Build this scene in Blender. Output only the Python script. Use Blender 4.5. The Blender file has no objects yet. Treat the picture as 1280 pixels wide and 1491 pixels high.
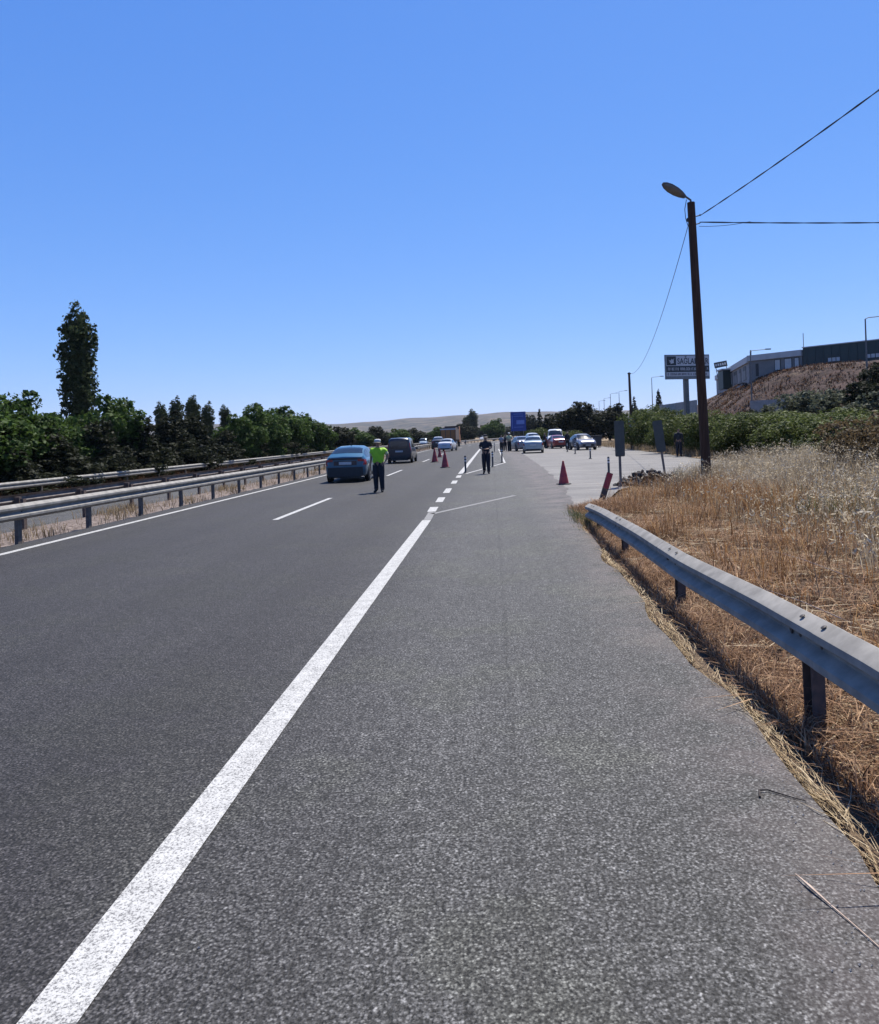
import bpy, bmesh, math, random
import numpy as np
from mathutils import Vector, Matrix
R = math.radians
scene = bpy.context.scene
C = scene.collection

# ------------------------------------------------------------------ camera
cd = bpy.data.cameras.new('camera'); cam = bpy.data.objects.new('camera', cd); C.objects.link(cam)
cam.location = (0, 0, 1.75)
cam.rotation_mode = 'QUATERNION'
cam.rotation_quaternion = (Matrix.Rotation(R(90), 4, 'X') @ Matrix.Rotation(R(-2), 4, 'Z')).to_quaternion()
cd.sensor_fit = 'HORIZONTAL'; cd.sensor_width = 36; cd.lens = 36 * 1085 / 1280
cd.shift_x = -76 / 1280; cd.shift_y = -112.5 / 1280
cd.clip_start = .05; cd.clip_end = 20000
scene.camera = cam

# ------------------------------------------------------------------ sky, sun, exposure
SUN_EL, SUN_AZ = 60.0, 24.0            # azimuth clockwise from the road direction (+Y)
w = bpy.data.worlds.new('World'); scene.world = w; w.use_nodes = True
nt = w.node_tree; nt.nodes.clear()
wo = nt.nodes.new('ShaderNodeOutputWorld'); bg = nt.nodes.new('ShaderNodeBackground'); sky = nt.nodes.new('ShaderNodeTexSky')
sky.sky_type = 'NISHITA'; sky.sun_disc = False
sky.sun_elevation = R(SUN_EL); sky.sun_rotation = R(SUN_AZ)
sky.altitude = 900; sky.air_density = 1.0; sky.dust_density = .35; sky.ozone_density = 3.0
bg.inputs['Strength'].default_value = .066
sep = nt.nodes.new('ShaderNodeSeparateColor'); comb = nt.nodes.new('ShaderNodeCombineColor'); nt.links.new(sky.outputs[0], sep.inputs[0])
for _i, (_g, _p) in enumerate(((.64, 1.0), (1.4, .69), (3.92, .42))):      # the phone's colour response for blue sky, the same in every direction
    _a = nt.nodes.new('ShaderNodeMath'); _a.operation = 'POWER'; _a.inputs[1].default_value = _p; nt.links.new(sep.outputs[_i], _a.inputs[0])
    _b = nt.nodes.new('ShaderNodeMath'); _b.operation = 'MULTIPLY'; _b.inputs[1].default_value = _g; nt.links.new(_a.outputs[0], _b.inputs[0]); nt.links.new(_b.outputs[0], comb.inputs[_i])
nt.links.new(comb.outputs[0], bg.inputs[0]); nt.links.new(bg.outputs[0], wo.inputs[0])
sd = bpy.data.lights.new('sun', 'SUN'); sd.energy = 5.0; sd.angle = R(.53); sd.color = (1, .935, .83)
sun = bpy.data.objects.new('sun', sd); C.objects.link(sun)
_d = Vector((math.sin(R(SUN_AZ)) * math.cos(R(SUN_EL)), math.cos(R(SUN_AZ)) * math.cos(R(SUN_EL)), math.sin(R(SUN_EL))))
sun.rotation_euler = _d.to_track_quat('Z', 'Y').to_euler(); sun.location = (20, 40, 60)
vs = scene.view_settings
scene.display_settings.display_device = 'sRGB'
vs.view_transform = 'Standard'; vs.look = 'None'; vs.exposure = .78; vs.gamma = 1; vs.use_curve_mapping = False
scene.cycles.use_denoising = True
scene.cycles.max_bounces = 6; scene.cycles.transparent_max_bounces = 8; scene.cycles.volume_bounces = 1

# ------------------------------------------------------------------ helpers
rng = np.random.default_rng(7); random.seed(7)

def tag(o, label=None, cat=None, group=None, kind=None):
    if label: o['label'] = label
    if cat: o['category'] = cat
    if group: o['group'] = group
    if kind: o['kind'] = kind
    return o

def empty(name, loc=(0, 0, 0), rz=0.0, rot=None):
    o = bpy.data.objects.new(name, None); C.objects.link(o)
    o.location = loc; o.rotation_euler = rot if rot else (0, 0, rz); o.empty_display_size = .2
    return o

def link(name, me, parent=None, loc=None):
    o = bpy.data.objects.new(name, me); C.objects.link(o)
    if parent: o.parent = parent
    if loc: o.location = loc
    return o

def copy_tree(o, parent=None):
    c = o.copy(); C.objects.link(c); c.parent = parent
    for ch in o.children: copy_tree(ch, c)
    return c

class MB:
    def __init__(s): s.v = []; s.f = []; s.uv = None
    def add(s, vs, fs):
        n = len(s.v); s.v += [tuple(p) for p in vs]; s.f += [tuple(i + n for i in f) for f in fs]; return s
    def box(s, x0, x1, y0, y1, z0, z1, M=None):
        p = [(x0, y0, z0), (x1, y0, z0), (x1, y1, z0), (x0, y1, z0), (x0, y0, z1), (x1, y0, z1), (x1, y1, z1), (x0, y1, z1)]
        if M: p = [M @ Vector(q) for q in p]
        return s.add(p, [(0, 3, 2, 1), (4, 5, 6, 7), (0, 1, 5, 4), (1, 2, 6, 5), (2, 3, 7, 6), (3, 0, 4, 7)])
    def tube(s, pts, rad, n=8, cap=True):
        pts = [Vector(p) for p in pts]
        if not isinstance(rad, (list, tuple)): rad = [rad] * len(pts)
        vs = []; fs = []; up = None
        for i, p in enumerate(pts):
            t = (pts[min(i + 1, len(pts) - 1)] - pts[max(i - 1, 0)]).normalized()
            if up is None: up = t.orthogonal().normalized()
            up = (up - t * up.dot(t)); up = up.normalized() if up.length > 1e-6 else t.orthogonal().normalized()
            b = t.cross(up)
            for k in range(n):
                a = 2 * math.pi * k / n
                vs.append(p + (up * math.cos(a) + b * math.sin(a)) * rad[i])
        for i in range(len(pts) - 1):
            for k in range(n):
                k2 = (k + 1) % n
                fs.append((i * n + k, i * n + k2, (i + 1) * n + k2, (i + 1) * n + k))
        if cap: fs += [tuple(range(n))[::-1], tuple((len(pts) - 1) * n + k for k in range(n))]
        return s.add(vs, fs)
    def lathe(s, prof, n=16, M=None):
        vs = []; fs = []
        for r, z in prof:
            for k in range(n):
                a = 2 * math.pi * k / n; q = Vector((r * math.cos(a), r * math.sin(a), z))
                vs.append(M @ q if M else q)
        for i in range(len(prof) - 1):
            for k in range(n):
                k2 = (k + 1) % n
                fs.append((i * n + k, i * n + k2, (i + 1) * n + k2, (i + 1) * n + k))
        fs += [tuple(range(n))[::-1], tuple((len(prof) - 1) * n + k for k in range(n))]
        return s.add(vs, fs)
    def prism(s, poly, y0, y1, M=None):          # poly in x,z, extruded along y
        n = len(poly)
        vs = [Vector((x, y0, z)) for x, z in poly] + [Vector((x, y1, z)) for x, z in poly]
        if M: vs = [M @ q for q in vs]
        return s.add(vs, [tuple(range(n)), tuple(range(2 * n - 1, n - 1, -1))] + [(i, i + n, (i + 1) % n + n, (i + 1) % n) for i in range(n)])
    def grid(s, P):
        P = [[tuple(q) for q in row] for row in P]; m = len(P[0]); vs = [q for row in P for q in row]
        return s.add(vs, [(i * m + j, i * m + j + 1, (i + 1) * m + j + 1, (i + 1) * m + j) for i in range(len(P) - 1) for j in range(m - 1)])
    def mesh(s, name, mat=None, smooth=False):
        me = bpy.data.meshes.new(name); me.from_pydata(s.v, [], s.f); me.update()
        if mat: me.materials.append(mat)
        if smooth:
            me.polygons.foreach_set('use_smooth', [True] * len(me.polygons))
            if smooth != 'all': me.set_sharp_from_angle(angle=R(28))
        return me
    def build(s, name, mat=None, parent=None, smooth=False, loc=None):
        return link(name, s.mesh(name, mat, smooth), parent, loc)

def np_mesh(name, V, F, mat, tint=None, smooth=False):
    """V (n,3) float, F (m,k) int, all faces with k corners"""
    me = bpy.data.meshes.new(name); k = F.shape[1]
    me.vertices.add(len(V)); me.vertices.foreach_set('co', np.ascontiguousarray(V, np.float32).ravel())
    me.loops.add(F.size); me.loops.foreach_set('vertex_index', np.ascontiguousarray(F, np.int32).ravel())
    me.polygons.add(len(F)); me.polygons.foreach_set('loop_start', np.arange(0, F.size, k, dtype=np.int32))
    if smooth: me.polygons.foreach_set('use_smooth', np.ones(len(F), bool))
    if tint is not None:
        a = me.attributes.new('tint', 'FLOAT', 'POINT'); a.data.foreach_set('value', np.ascontiguousarray(tint, np.float32))
    me.materials.append(mat); me.update(calc_edges=True)
    return me

# ------------------------------------------------------------------ materials
class NG:
    def __init__(s, name):
        s.m = bpy.data.materials.new(name); s.m.use_nodes = True; s.t = s.m.node_tree; s.n = s.t.nodes
        s.b = s.n['Principled BSDF']; s.out = s.n['Material Output']
    def node(s, typ, **kw):
        n = s.n.new('ShaderNode' + typ)
        for k, v in kw.items(): setattr(n, k, v)
        return n
    def put(s, sock, v):
        if hasattr(v, 'is_linked') or isinstance(v, bpy.types.NodeSocket): s.t.links.new(v, sock)
        elif isinstance(v, (tuple, list)) and len(v) == 3 and sock.type == 'RGBA': sock.default_value = (*v, 1)
        else: sock.default_value = v
    def coord(s, kind='Object', scale=None):
        o = s.node('TexCoord').outputs[kind]
        if scale is None: return o
        m = s.node('Mapping'); s.put(m.inputs['Vector'], o); m.inputs['Scale'].default_value = scale; return m.outputs[0]
    def noise(s, scale, detail=3, rough=.55, vec=None, dist=0):
        n = s.node('TexNoise'); n.inputs['Scale'].default_value = scale; n.inputs['Detail'].default_value = detail
        n.inputs['Roughness'].default_value = rough; n.inputs['Distortion'].default_value = dist
        s.put(n.inputs['Vector'], vec if vec is not None else s.coord()); return n.outputs['Fac']
    def voro(s, scale, vec=None, out='Distance', feature='F1'):
        n = s.node('TexVoronoi', feature=feature); n.inputs['Scale'].default_value = scale
        s.put(n.inputs['Vector'], vec if vec is not None else s.coord()); return n.outputs[out]
    def ramp(s, fac, *stops):
        n = s.node('ValToRGB'); s.put(n.inputs[0], fac); e = n.color_ramp.elements
        while len(e) < len(stops): e.new(.5)
        for el, (p, c) in zip(e, stops):
            el.position = p; el.color = (c, c, c, 1) if isinstance(c, (int, float)) else (*c, 1)
        return n.outputs[0]
    def mix(s, fac, a, b, blend='MIX'):
        n = s.node('Mix', data_type='RGBA', blend_type=blend); s.put(n.inputs[0], fac); s.put(n.inputs[6], a); s.put(n.inputs[7], b); return n.outputs[2]
    def math(s, op, a, b=0.0, clamp=False):
        n = s.node('Math', operation=op, use_clamp=clamp); s.put(n.inputs[0], a); s.put(n.inputs[1], b); return n.outputs[0]
    def mapr(s, v, a, b, c=0.0, d=1.0):
        n = s.node('MapRange'); s.put(n.inputs[0], v)
        for i, q in enumerate((a, b, c, d)): n.inputs[i + 1].default_value = q
        return n.outputs[0]
    def attr(s, name='tint'): n = s.node('Attribute'); n.attribute_name = name; return n.outputs['Fac']
    def bump(s, h, strength=.3, dist=.01, normal=None):
        n = s.node('Bump'); n.inputs['Strength'].default_value = strength; n.inputs['Distance'].default_value = dist
        s.put(n.inputs['Height'], h)
        if normal is not None: s.put(n.inputs['Normal'], normal)
        return n.outputs[0]
    def done(s, color=None, rough=.6, metal=0.0, bump=None, spec=.5, coat=0.0):
        if color is not None: s.put(s.b.inputs['Base Color'], color)
        s.put(s.b.inputs['Roughness'], rough); s.put(s.b.inputs['Metallic'], metal); s.b.inputs['Specular IOR Level'].default_value = spec
        s.b.inputs['Coat Weight'].default_value = coat
        if bump is not None: s.put(s.b.inputs['Normal'], bump)
        return s.m

def pmat(name, c1, c2=None, scale=6, rough=.6, metal=0.0, bump=0.0, spec=.5, coat=0.0, detail=4):
    g = NG(name); c2 = c2 or tuple(x * .8 for x in c1)
    n = g.noise(scale, detail, .6)
    col = g.mix(g.mapr(n, .35, .65), c1, c2)
    return g.done(col, rough, metal, g.bump(n, bump, .01) if bump else None, spec, coat)

def leafmat(name, dark, light, trans=.35, rough=.6):
    g = NG(name); f = g.attr()
    col = g.ramp(f, (0, dark), (1, light))
    g.put(g.b.inputs['Base Color'], col); g.b.inputs['Roughness'].default_value = rough; g.b.inputs['Specular IOR Level'].default_value = .1
    t = g.node('BsdfTranslucent'); g.put(t.inputs[0], col)
    m = g.node('MixShader'); m.inputs[0].default_value = trans
    g.t.links.new(g.b.outputs[0], m.inputs[1]); g.t.links.new(t.outputs[0], m.inputs[2]); g.t.links.new(m.outputs[0], g.out.inputs[0])
    return g.m

def asphalt(name, lane, shoulder, split=None, seam=None, dust=None, scale=1.0):
    g = NG(name); co = g.coord(); sx = g.node('SeparateXYZ'); g.put(sx.inputs[0], co)
    fine = g.noise(68 * scale, 1, .6, co); coarse = g.noise(24 * scale, 4, .75, co)
    st = g.voro(85 * scale, co, 'Color'); bw = g.node('RGBToBW'); g.put(bw.inputs[0], st)
    big = g.noise(.35, 4, .6, co); mid = g.noise(2.2, 4, .65, co)
    streak = g.noise(1, 4, .6, g.coord('Object', (1.1, .035, 1)))
    if split is None: base = lane
    else:
        e = g.math('ADD', sx.outputs[0], g.math('MULTIPLY', g.math('SUBTRACT', mid, .5), .5))
        base = g.mix(g.mapr(e, split[0], split[1]), lane, shoulder)
    base = g.mix(g.mapr(g.noise(.7, 4, .6, co), .5, .58), base, g.mix(1, base, (1.02, 1.04, .95), 'MULTIPLY'))
    base = g.mix(1, base, g.ramp(big, (.3, .84), (.7, 1.14)), 'MULTIPLY')
    base = g.mix(1, base, g.ramp(mid, (.3, .9), (.7, 1.1)), 'MULTIPLY')
    base = g.mix(1, base, g.ramp(streak, (.3, .84), (.7, 1.13)), 'MULTIPLY')
    base = g.mix(1, base, g.ramp(fine, (.34, .06), (.47, .9), (.56, 1.2), (.68, 1.8)), 'MULTIPLY')
    fbm = g.noise(13 * scale, 7, .9, co)
    base = g.mix(1, base, g.ramp(fbm, (.36, .05), (.46, .85), (.55, 1.2), (.68, 2.0)), 'MULTIPLY')
    ed = g.voro(80 * scale, co, 'Distance'); base = g.mix(1, base, g.ramp(ed, (.25, 1.2), (.62, .35)), 'MULTIPLY')
    base = g.mix(1, base, g.ramp(bw.outputs[0], (.12, .55), (.55, 1.0), (.82, 1.25), (.96, 1.5)), 'MULTIPLY')
    if split is not None:
        tr = None
        for xc in (-2.35, -3.95, -5.85, -7.45):
            q = g.mapr(g.math('ABSOLUTE', g.math('SUBTRACT', sx.outputs[0], xc)), .1, .42, 1, 0); tr = q if tr is None else g.math('MAXIMUM', tr, q)
        base = g.mix(g.math('MULTIPLY', tr, g.mapr(streak, .3, .7, .15, .6)), base, g.mix(1, base, (.7, .69, .69), 'MULTIPLY'))
    if dust:
        f = g.math('MULTIPLY', g.mapr(sx.outputs[0], dust[0], dust[1]), g.mapr(g.noise(1.4, 4, .7, co), .38, .62))
        base = g.mix(g.math('MULTIPLY', f, .6), base, dust[2])
    if seam is not None:
        q = g.math('ABSOLUTE', g.math('SUBTRACT', g.math('ADD', sx.outputs[0], g.math('MULTIPLY', g.math('SUBTRACT', g.noise(.8, 4, .7, co), .5), .14)), seam))
        f = g.math('MULTIPLY', g.mapr(q, .026, .006), g.mapr(g.noise(3, 3, .6, co), .32, .5))
        base = g.mix(f, base, g.mix(1, base, (.72, .72, .72), 'MULTIPLY'))
    h = g.math('ADD', fine, g.math('MULTIPLY', bw.outputs[0], .5))
    h = g.math('ADD', h, coarse)
    return g.done(base, .72, 0, g.bump(h, .8, .007), .28)

M = {}
M['road'] = asphalt('asphalt_main', (.041, .039, .0402), (.089, .0885, .087), (-1.9, -.2), .06, (.75, 1.6, (.13, .105, .105)))
M['road2'] = asphalt('asphalt_old', (.085, .082, .078), (.085, .082, .078), scale=.6)
def yardmat():
    g = NG('asphalt_pale_dusty'); co = g.coord()
    a = g.noise(.5, 5, .65, co); b_ = g.noise(1, 5, .6, g.coord('Object', (.22, 1.3, 1))); f = g.noise(28, 6, .85, co)
    c = g.mix(g.mapr(a, .35, .65), (.155, .15, .144), (.115, .111, .107)); c = g.mix(g.mapr(b_, .45, .62), c, (.185, .178, .168))
    c = g.mix(1, c, g.ramp(f, (.36, .6), (.5, 1.0), (.66, 1.35)), 'MULTIPLY')
    return g.done(c, .85, 0, g.bump(f, .5, .006), .25)
M['apron'] = yardmat()
def paint():
    g = NG('road_paint'); co = g.coord()
    sp = g.noise(95, 2, .7, co); md = g.noise(9, 3, .6, co); wr = g.math('ADD', g.math('MULTIPLY', sp, .95), g.math('MULTIPLY', md, .14))
    col = g.mix(g.mapr(wr, .4, .58), (.12, .12, .12), (.43, .43, .415))
    col = g.mix(1, col, g.ramp(md, (.3, .85), (.7, 1.0)), 'MULTIPLY')
    return g.done(col, .7, 0, g.bump(sp, .5, .004), .3)
M['paint'] = paint()
def faint():
    g = NG('road_paint_faded'); co = g.coord(); sp = g.noise(60, 3, .7, co)
    return g.done(g.mix(g.mapr(sp, .4, .6), (.1, .1, .098), (.2, .2, .195)), .8)
M['faint'] = faint()
M['galv'] = pmat('galvanised_steel', (.27, .258, .236), (.17, .163, .15), 5, .75, .0, .05, .2)
M['galv_old'] = pmat('galvanised_steel_old', (.19, .17, .155), (.11, .09, .08), 5, .7, .1, .05, .3)
M['post'] = pmat('post_steel', (.12, .11, .1), (.075, .065, .06), 12, .75, .2)
M['rust'] = pmat('post_rusty', (.12, .085, .07), (.07, .055, .05), 14, .85, .2, .1)
M['bolt'] = pmat('bolt_dark', (.05, .045, .045), None, 20, .6, .5)
def woodmat():
    g = NG('pole_wood'); n = g.noise(3, 5, .65, g.coord('Object', (9, 9, .5)))
    return g.done(g.ramp(n, (.3, (.028, .016, .011)), (.7, (.085, .045, .028))), .85, 0, g.bump(n, .6, .02), .2)
M['wood'] = woodmat()
M['wire'] = pmat('wire_black', (.035, .035, .04), None, 4, .6)
M['lampgrey'] = pmat('lamp_housing', (.13, .13, .13), (.09, .09, .09), 8, .55, .3)
M['lens'] = pmat('lamp_lens', (.16, .135, .1), (.1, .085, .065), 10, .35)
M['signback'] = pmat('sign_back', (.065, .07, .062), (.05, .054, .048), 6, .7, .0)
M['red'] = pmat('reflective_red', (.36, .025, .03), (.24, .02, .03), 14, .5)
M['cone'] = pmat('cone_orange_red', (.42, .045, .035), (.3, .03, .03), 10, .55)
M['conewhite'] = pmat('cone_band', (.55, .5, .5), (.42, .36, .36), 12, .5)
M['rubber'] = pmat('rubber_black', (.018, .018, .019), (.03, .03, .03), 14, .8)
M['dgrey'] = pmat('delineator_dark', (.03, .03, .034), (.045, .045, .05), 14, .6)
M['dwhite'] = pmat('delineator_band', (.6, .6, .6), (.5, .5, .5), 14, .5)
M['glass'] = NG('car_glass').done((.012, .016, .02), .06, 0, None, .6)
M['tyre'] = pmat('tyre', (.02, .02, .02), (.03, .03, .03), 20, .85)
M['rim'] = pmat('rim', (.4, .4, .42), (.3, .3, .32), 10, .35, .8)
M['black'] = pmat('trim_black', (.015, .015, .016), (.022, .022, .024), 12, .6)
M['tail'] = pmat('tail_lamp', (.3, .012, .014), (.2, .01, .01), 8, .2, 0, 0, .6)
M['head'] = pmat('head_lamp', (.6, .62, .64), (.5, .5, .52), 8, .12, .2)
M['plate'] = pmat('number_plate', (.45, .45, .45), (.38, .38, .38), 9, .5)
def carpaint(name, c, metal=.3): return pmat(name, c, tuple(x * .92 for x in c), 2, .32, metal, 0, .5, .6)
M['pblue'] = carpaint('paint_blue', (.024, .105, .17))
M['pnavy'] = carpaint('paint_dark_navy', (.014, .015, .026))
M['pwhite'] = carpaint('paint_white', (.55, .56, .57), 0)
M['psilver'] = carpaint('paint_silver_blue', (.26, .31, .34), .4)
M['pgrey'] = carpaint('paint_grey', (.2, .2, .23), .4)
M['pred'] = carpaint('paint_dark_red', (.26, .035, .03), .1)
M['orange'] = pmat('truck_orange', (.36, .14, .03), (.27, .1, .03), 3, .6)
M['bluesign'] = pmat('sign_blue', (.012, .045, .26), (.01, .035, .2), 2, .5)
M['bluesign2'] = pmat('sign_light_blue', (.12, .2, .5), (.1, .17, .42), 2, .5)
M['white'] = pmat('white_print', (.5, .51, .51), (.42, .43, .43), 4, .6)
M['ink'] = pmat('dark_print', (.022, .03, .032), None, 4, .6)
M['bbframe'] = pmat('billboard_frame', (.18, .2, .2), (.13, .15, .15), 3, .6, .2)
M['concrete'] = pmat('concrete_grey', (.27, .265, .258), (.2, .196, .19), 2, .85, 0, .1)
M['greenclad'] = pmat('cladding_dark_green', (.004, .022, .022), (.0035, .018, .018), .8, .5)
M['greyclad'] = pmat('cladding_grey', (.15, .148, .145), (.12, .12, .118), .8, .6)
M['roofgrey'] = pmat('roof_pale_grey', (.42, .42, .41), (.35, .35, .34), .8, .6)
M['winlight'] = pmat('window_pale_blind', (.42, .42, .4), (.34, .34, .34), 3, .4)
M['bark'] = pmat('bark', (.075, .055, .04), (.045, .034, .026), 9, .9, 0, .3)
M['skin'] = pmat('skin', (.3, .165, .11), (.25, .135, .09), 9, .55)
M['hivis'] = pmat('hivis_yellow_green', (.27, .52, .012), (.22, .44, .012), 9, .7)
M['hivis2'] = pmat('hivis_pale_band', (.42, .45, .27), (.34, .37, .2), 9, .6)
M['navy'] = pmat('cloth_navy', (.011, .012, .018), (.016, .017, .024), 14, .9)
M['blackcloth'] = pmat('cloth_black', (.012, .012, .013), (.02, .02, .02), 14, .9)
M['shirtgrey'] = pmat('cloth_grey_shirt', (.3, .3, .31), (.22, .22, .23), 12, .9)
M['capwhite'] = pmat('cap_white', (.55, .55, .55), (.48, .48, .48), 14, .7)
M['hair'] = pmat('hair_dark', (.012, .01, .009), None, 14, .8)
M['rock'] = pmat('rubble_dark', (.06, .054, .052), (.03, .028, .028), 9, .9, 0, .3)
def strawm(name, a, b, c): 
    g = NG(name); f = g.attr(); col = g.ramp(f, (0, a), (.5, b), (1, c)); 
    g.put(g.b.inputs['Base Color'], col); g.b.inputs['Roughness'].default_value = .75; g.b.inputs['Specular IOR Level'].default_value = .2
    t = g.node('BsdfTranslucent'); g.put(t.inputs[0], col); m = g.node('MixShader'); m.inputs[0].default_value = .3
    g.t.links.new(g.b.outputs[0], m.inputs[1]); g.t.links.new(t.outputs[0], m.inputs[2]); g.t.links.new(m.outputs[0], g.out.inputs[0]); return g.m
M['straw'] = strawm('straw_pale', (.2, .14, .08), (.4, .31, .19), (.6, .51, .36))
M['drybrown'] = strawm('dry_grass_brown', (.035, .018, .011), (.23, .125, .068), (.5, .335, .2))
M['dryorange'] = strawm('dry_grass_orange', (.11, .05, .02), (.3, .155, .06), (.48, .31, .15))
M['oat'] = strawm('wild_oat_pale', (.15, .105, .055), (.38, .3, .19), (.64, .56, .41))
M['weed'] = leafmat('weed_green', (.035, .045, .02), (.13, .135, .06))
M['leaf_broad'] = leafmat('leaf_broad', (.014, .032, .008), (.085, .14, .03))
M['leaf_dark'] = leafmat('leaf_dark', (.007, .0095, .0055), (.034, .04, .02))
M['leaf_poplar'] = leafmat('leaf_poplar', (.016, .028, .012), (.075, .1, .04))
M['leaf_hedge'] = leafmat('leaf_hedge', (.024, .036, .011), (.125, .155, .042))
M['leaf_grey'] = leafmat('leaf_olive_grey', (.05, .06, .04), (.15, .165, .11))
M['leaf_dry'] = leafmat('leaf_dry_brown', (.05, .035, .02), (.17, .125, .065))

# ------------------------------------------------------------------ terrain
def cx(y):                                        # sideways shift of the road past its straight
    if y < 90: return 0.0
    if y < 330: return (y - 90) ** 2 / 1300.0
    return 240 ** 2 / 1300.0 + (y - 330) * 480 / 1300.0
PROF = [(-4000, -3), (-120, -1.6), (-60, -1.0), (-26, -.62), (-22, -.5), (-20.6, -.36), (-20.0, -.4), (-19.8, -.6), (-11.7, -.6), (-11.45, -.24), (-11.1, -.09), (-10.2, -.03), (-9.1, -.05), (-8.95, -.06), (-8.8, -.3), (1.25, -.3), (1.5, -.035), (1.6, -.04), (1.75, -.1), (1.95, -.12), (2.4, -.06), (4, -.04), (12, -.04), (16, .15), (4000, .15)]
PX = np.array([p[0] for p in PROF]); PZ = np.array([p[1] for p in PROF])
def apron_mask(x, y):                             # ground lies lower under the paved yard
    return np.clip((y - 17) / 3, 0, 1) * np.clip((104 - y) / 3, 0, 1) * np.clip((x - 1.2) / .6, 0, 1) * np.clip((12.5 - x) / 1.0, 0, 1)
def wob(x, y, s, k=0):
    return (np.sin(x * s + 1.3 + k) * np.cos(y * s * .83 + .7 * k) + .5 * np.sin(x * s * 2.3 + y * s * 1.7 + k) + .3 * np.cos(y * s * 3.9 - x * s * 3.1 + 2 * k)) / 1.8
def ground_z(x, y, xr=None):
    x = np.asarray(x, float); y = np.asarray(y, float)
    xr = x if xr is None else xr
    z = np.interp(xr, PX, PZ)
    x1 = 44 + np.clip(y - 105, 0, 600) * .08 + np.clip(105 - y, 0, 200) * 1.1; x0 = 26 + np.clip(y - 105, 0, 600) * .05 + np.clip(90 - y, 0, 200) * .1
    hh = np.interp(y, [-50, 20, 60, 150, 260, 520, 700], [4, 7, 9.6, 9.9, 8.5, 1.5, 0])
    t = np.clip((xr - x0) / (x1 - x0), 0, 1); s = t * t * (3 - 2 * t) * .5 + t * .5
    slope = np.clip(1 - np.abs(t - .5) * 2, 0, 1)
    z = z + hh * s + slope * (wob(x, y, .35) * .5 + wob(x, y, 1.1, 2) * .25)
    z = z + np.where(xr > 13, np.clip((xr - 13) / 6, 0, 1), 0) * wob(x, y, .5, 3) * .12
    z = z + np.clip((xr - 1.7) / .8, 0, 1) * np.clip((13 - xr) / 3, 0, 1) * wob(x, y, 2.2, 1) * .03 * (1 - apron_mask(xr, y))
    z = z - .025 * apron_mask(xr, y)
    z = z + np.where(xr < -30, np.clip((-30 - xr) / 60, 0, 1), 0) * wob(x, y, .05, 4) * .8
    return z
def build_ground():
    xs = np.unique(np.round(np.concatenate([PX[1:-1], np.arange(1.5, 16, .35), np.arange(16, 64, .9), np.arange(-12, -8.6, .3), np.linspace(-60, -20, 14), np.linspace(64, 140, 12), [180, 260, 400, 700, 1300, 2500, 5000], [-180, -260, -400, -700, -1300, -2500, -5000]]), 3))
    ys = np.concatenate([np.arange(-14, 34, .5), np.arange(34, 130, 1.2), np.arange(130, 360, 4), np.arange(360, 1000, 30), [1100, 1400, 2000, 3000, 4500, 7000]])
    YY, XR = np.meshgrid(ys, xs, indexing='ij'); S = np.vectorize(cx)(YY); S = np.where(np.abs(XR) > 150, np.minimum(S, 120), S)
    XX = XR + S
    Z = ground_z(XX, YY, XR)
    V = np.stack([XX, YY, Z], -1).reshape(-1, 3); m = len(xs)
    i, j = np.meshgrid(np.arange(len(ys) - 1), np.arange(m - 1), indexing='ij'); a = (i * m + j).ravel()
    F = np.stack([a, a + 1, a + m + 1, a + m], -1)
    g = NG('dry_ground'); co = g.coord(); sx = g.node('SeparateXYZ'); g.put(sx.inputs[0], co)
    n1 = g.noise(.12, 5, .6, co); n2 = g.noise(2.5, 5, .7, co); n3 = g.noise(24, 4, .7, co); n4 = g.noise(.012, 4, .6, co)
    c = g.mix(g.mapr(n1, .4, .6), (.22, .165, .11), (.165, .118, .075))
    c = g.mix(g.mapr(n4, .48, .6), c, (.3, .235, .15))
    c = g.mix(g.mapr(n2, .45, .68), c, (.12, .085, .06))
    hill = g.math('MULTIPLY', g.mapr(sx.outputs[2], .9, 2.2), g.mapr(sx.outputs[1], 30, 50))
    hc = g.mix(g.mapr(g.noise(.8, 6, .75, co, 1.0), .42, .57), (.085, .056, .048), (.03, .021, .02))
    hc = g.mix(g.mapr(g.noise(.3, 6, .7, co, .8), .55, .66), hc, (.15, .108, .074))
    nearr = g.math('MULTIPLY', g.mapr(sx.outputs[0], 1.4, 1.7), g.math('MULTIPLY', g.mapr(sx.outputs[0], 13, 11), g.mapr(sx.outputs[1], 34, 28)))
    c = g.mix(nearr, c, (.06, .04, .028))
    med = g.math('MULTIPLY', g.mapr(sx.outputs[0], -11.6, -11.3), g.mapr(sx.outputs[0], -8.8, -9.0))
    gv = g.mix(g.mapr(g.noise(11, 4, .75, co), .42, .6), (.08, .062, .055), (.26, .215, .19))
    c = g.mix(med, c, gv)
    c = g.mix(hill, c, hc)
    c = g.mix(1, c, g.ramp(n3, (.25, .6), (.75, 1.35)), 'MULTIPLY')
    mt = g.done(c, .95, 0, g.bump(g.math('ADD', n3, n2), .9, .04), .15)
    o = link('ground', np_mesh('ground', V, F, mt, smooth=True)); tag(o, kind='structure')
build_ground()

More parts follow.
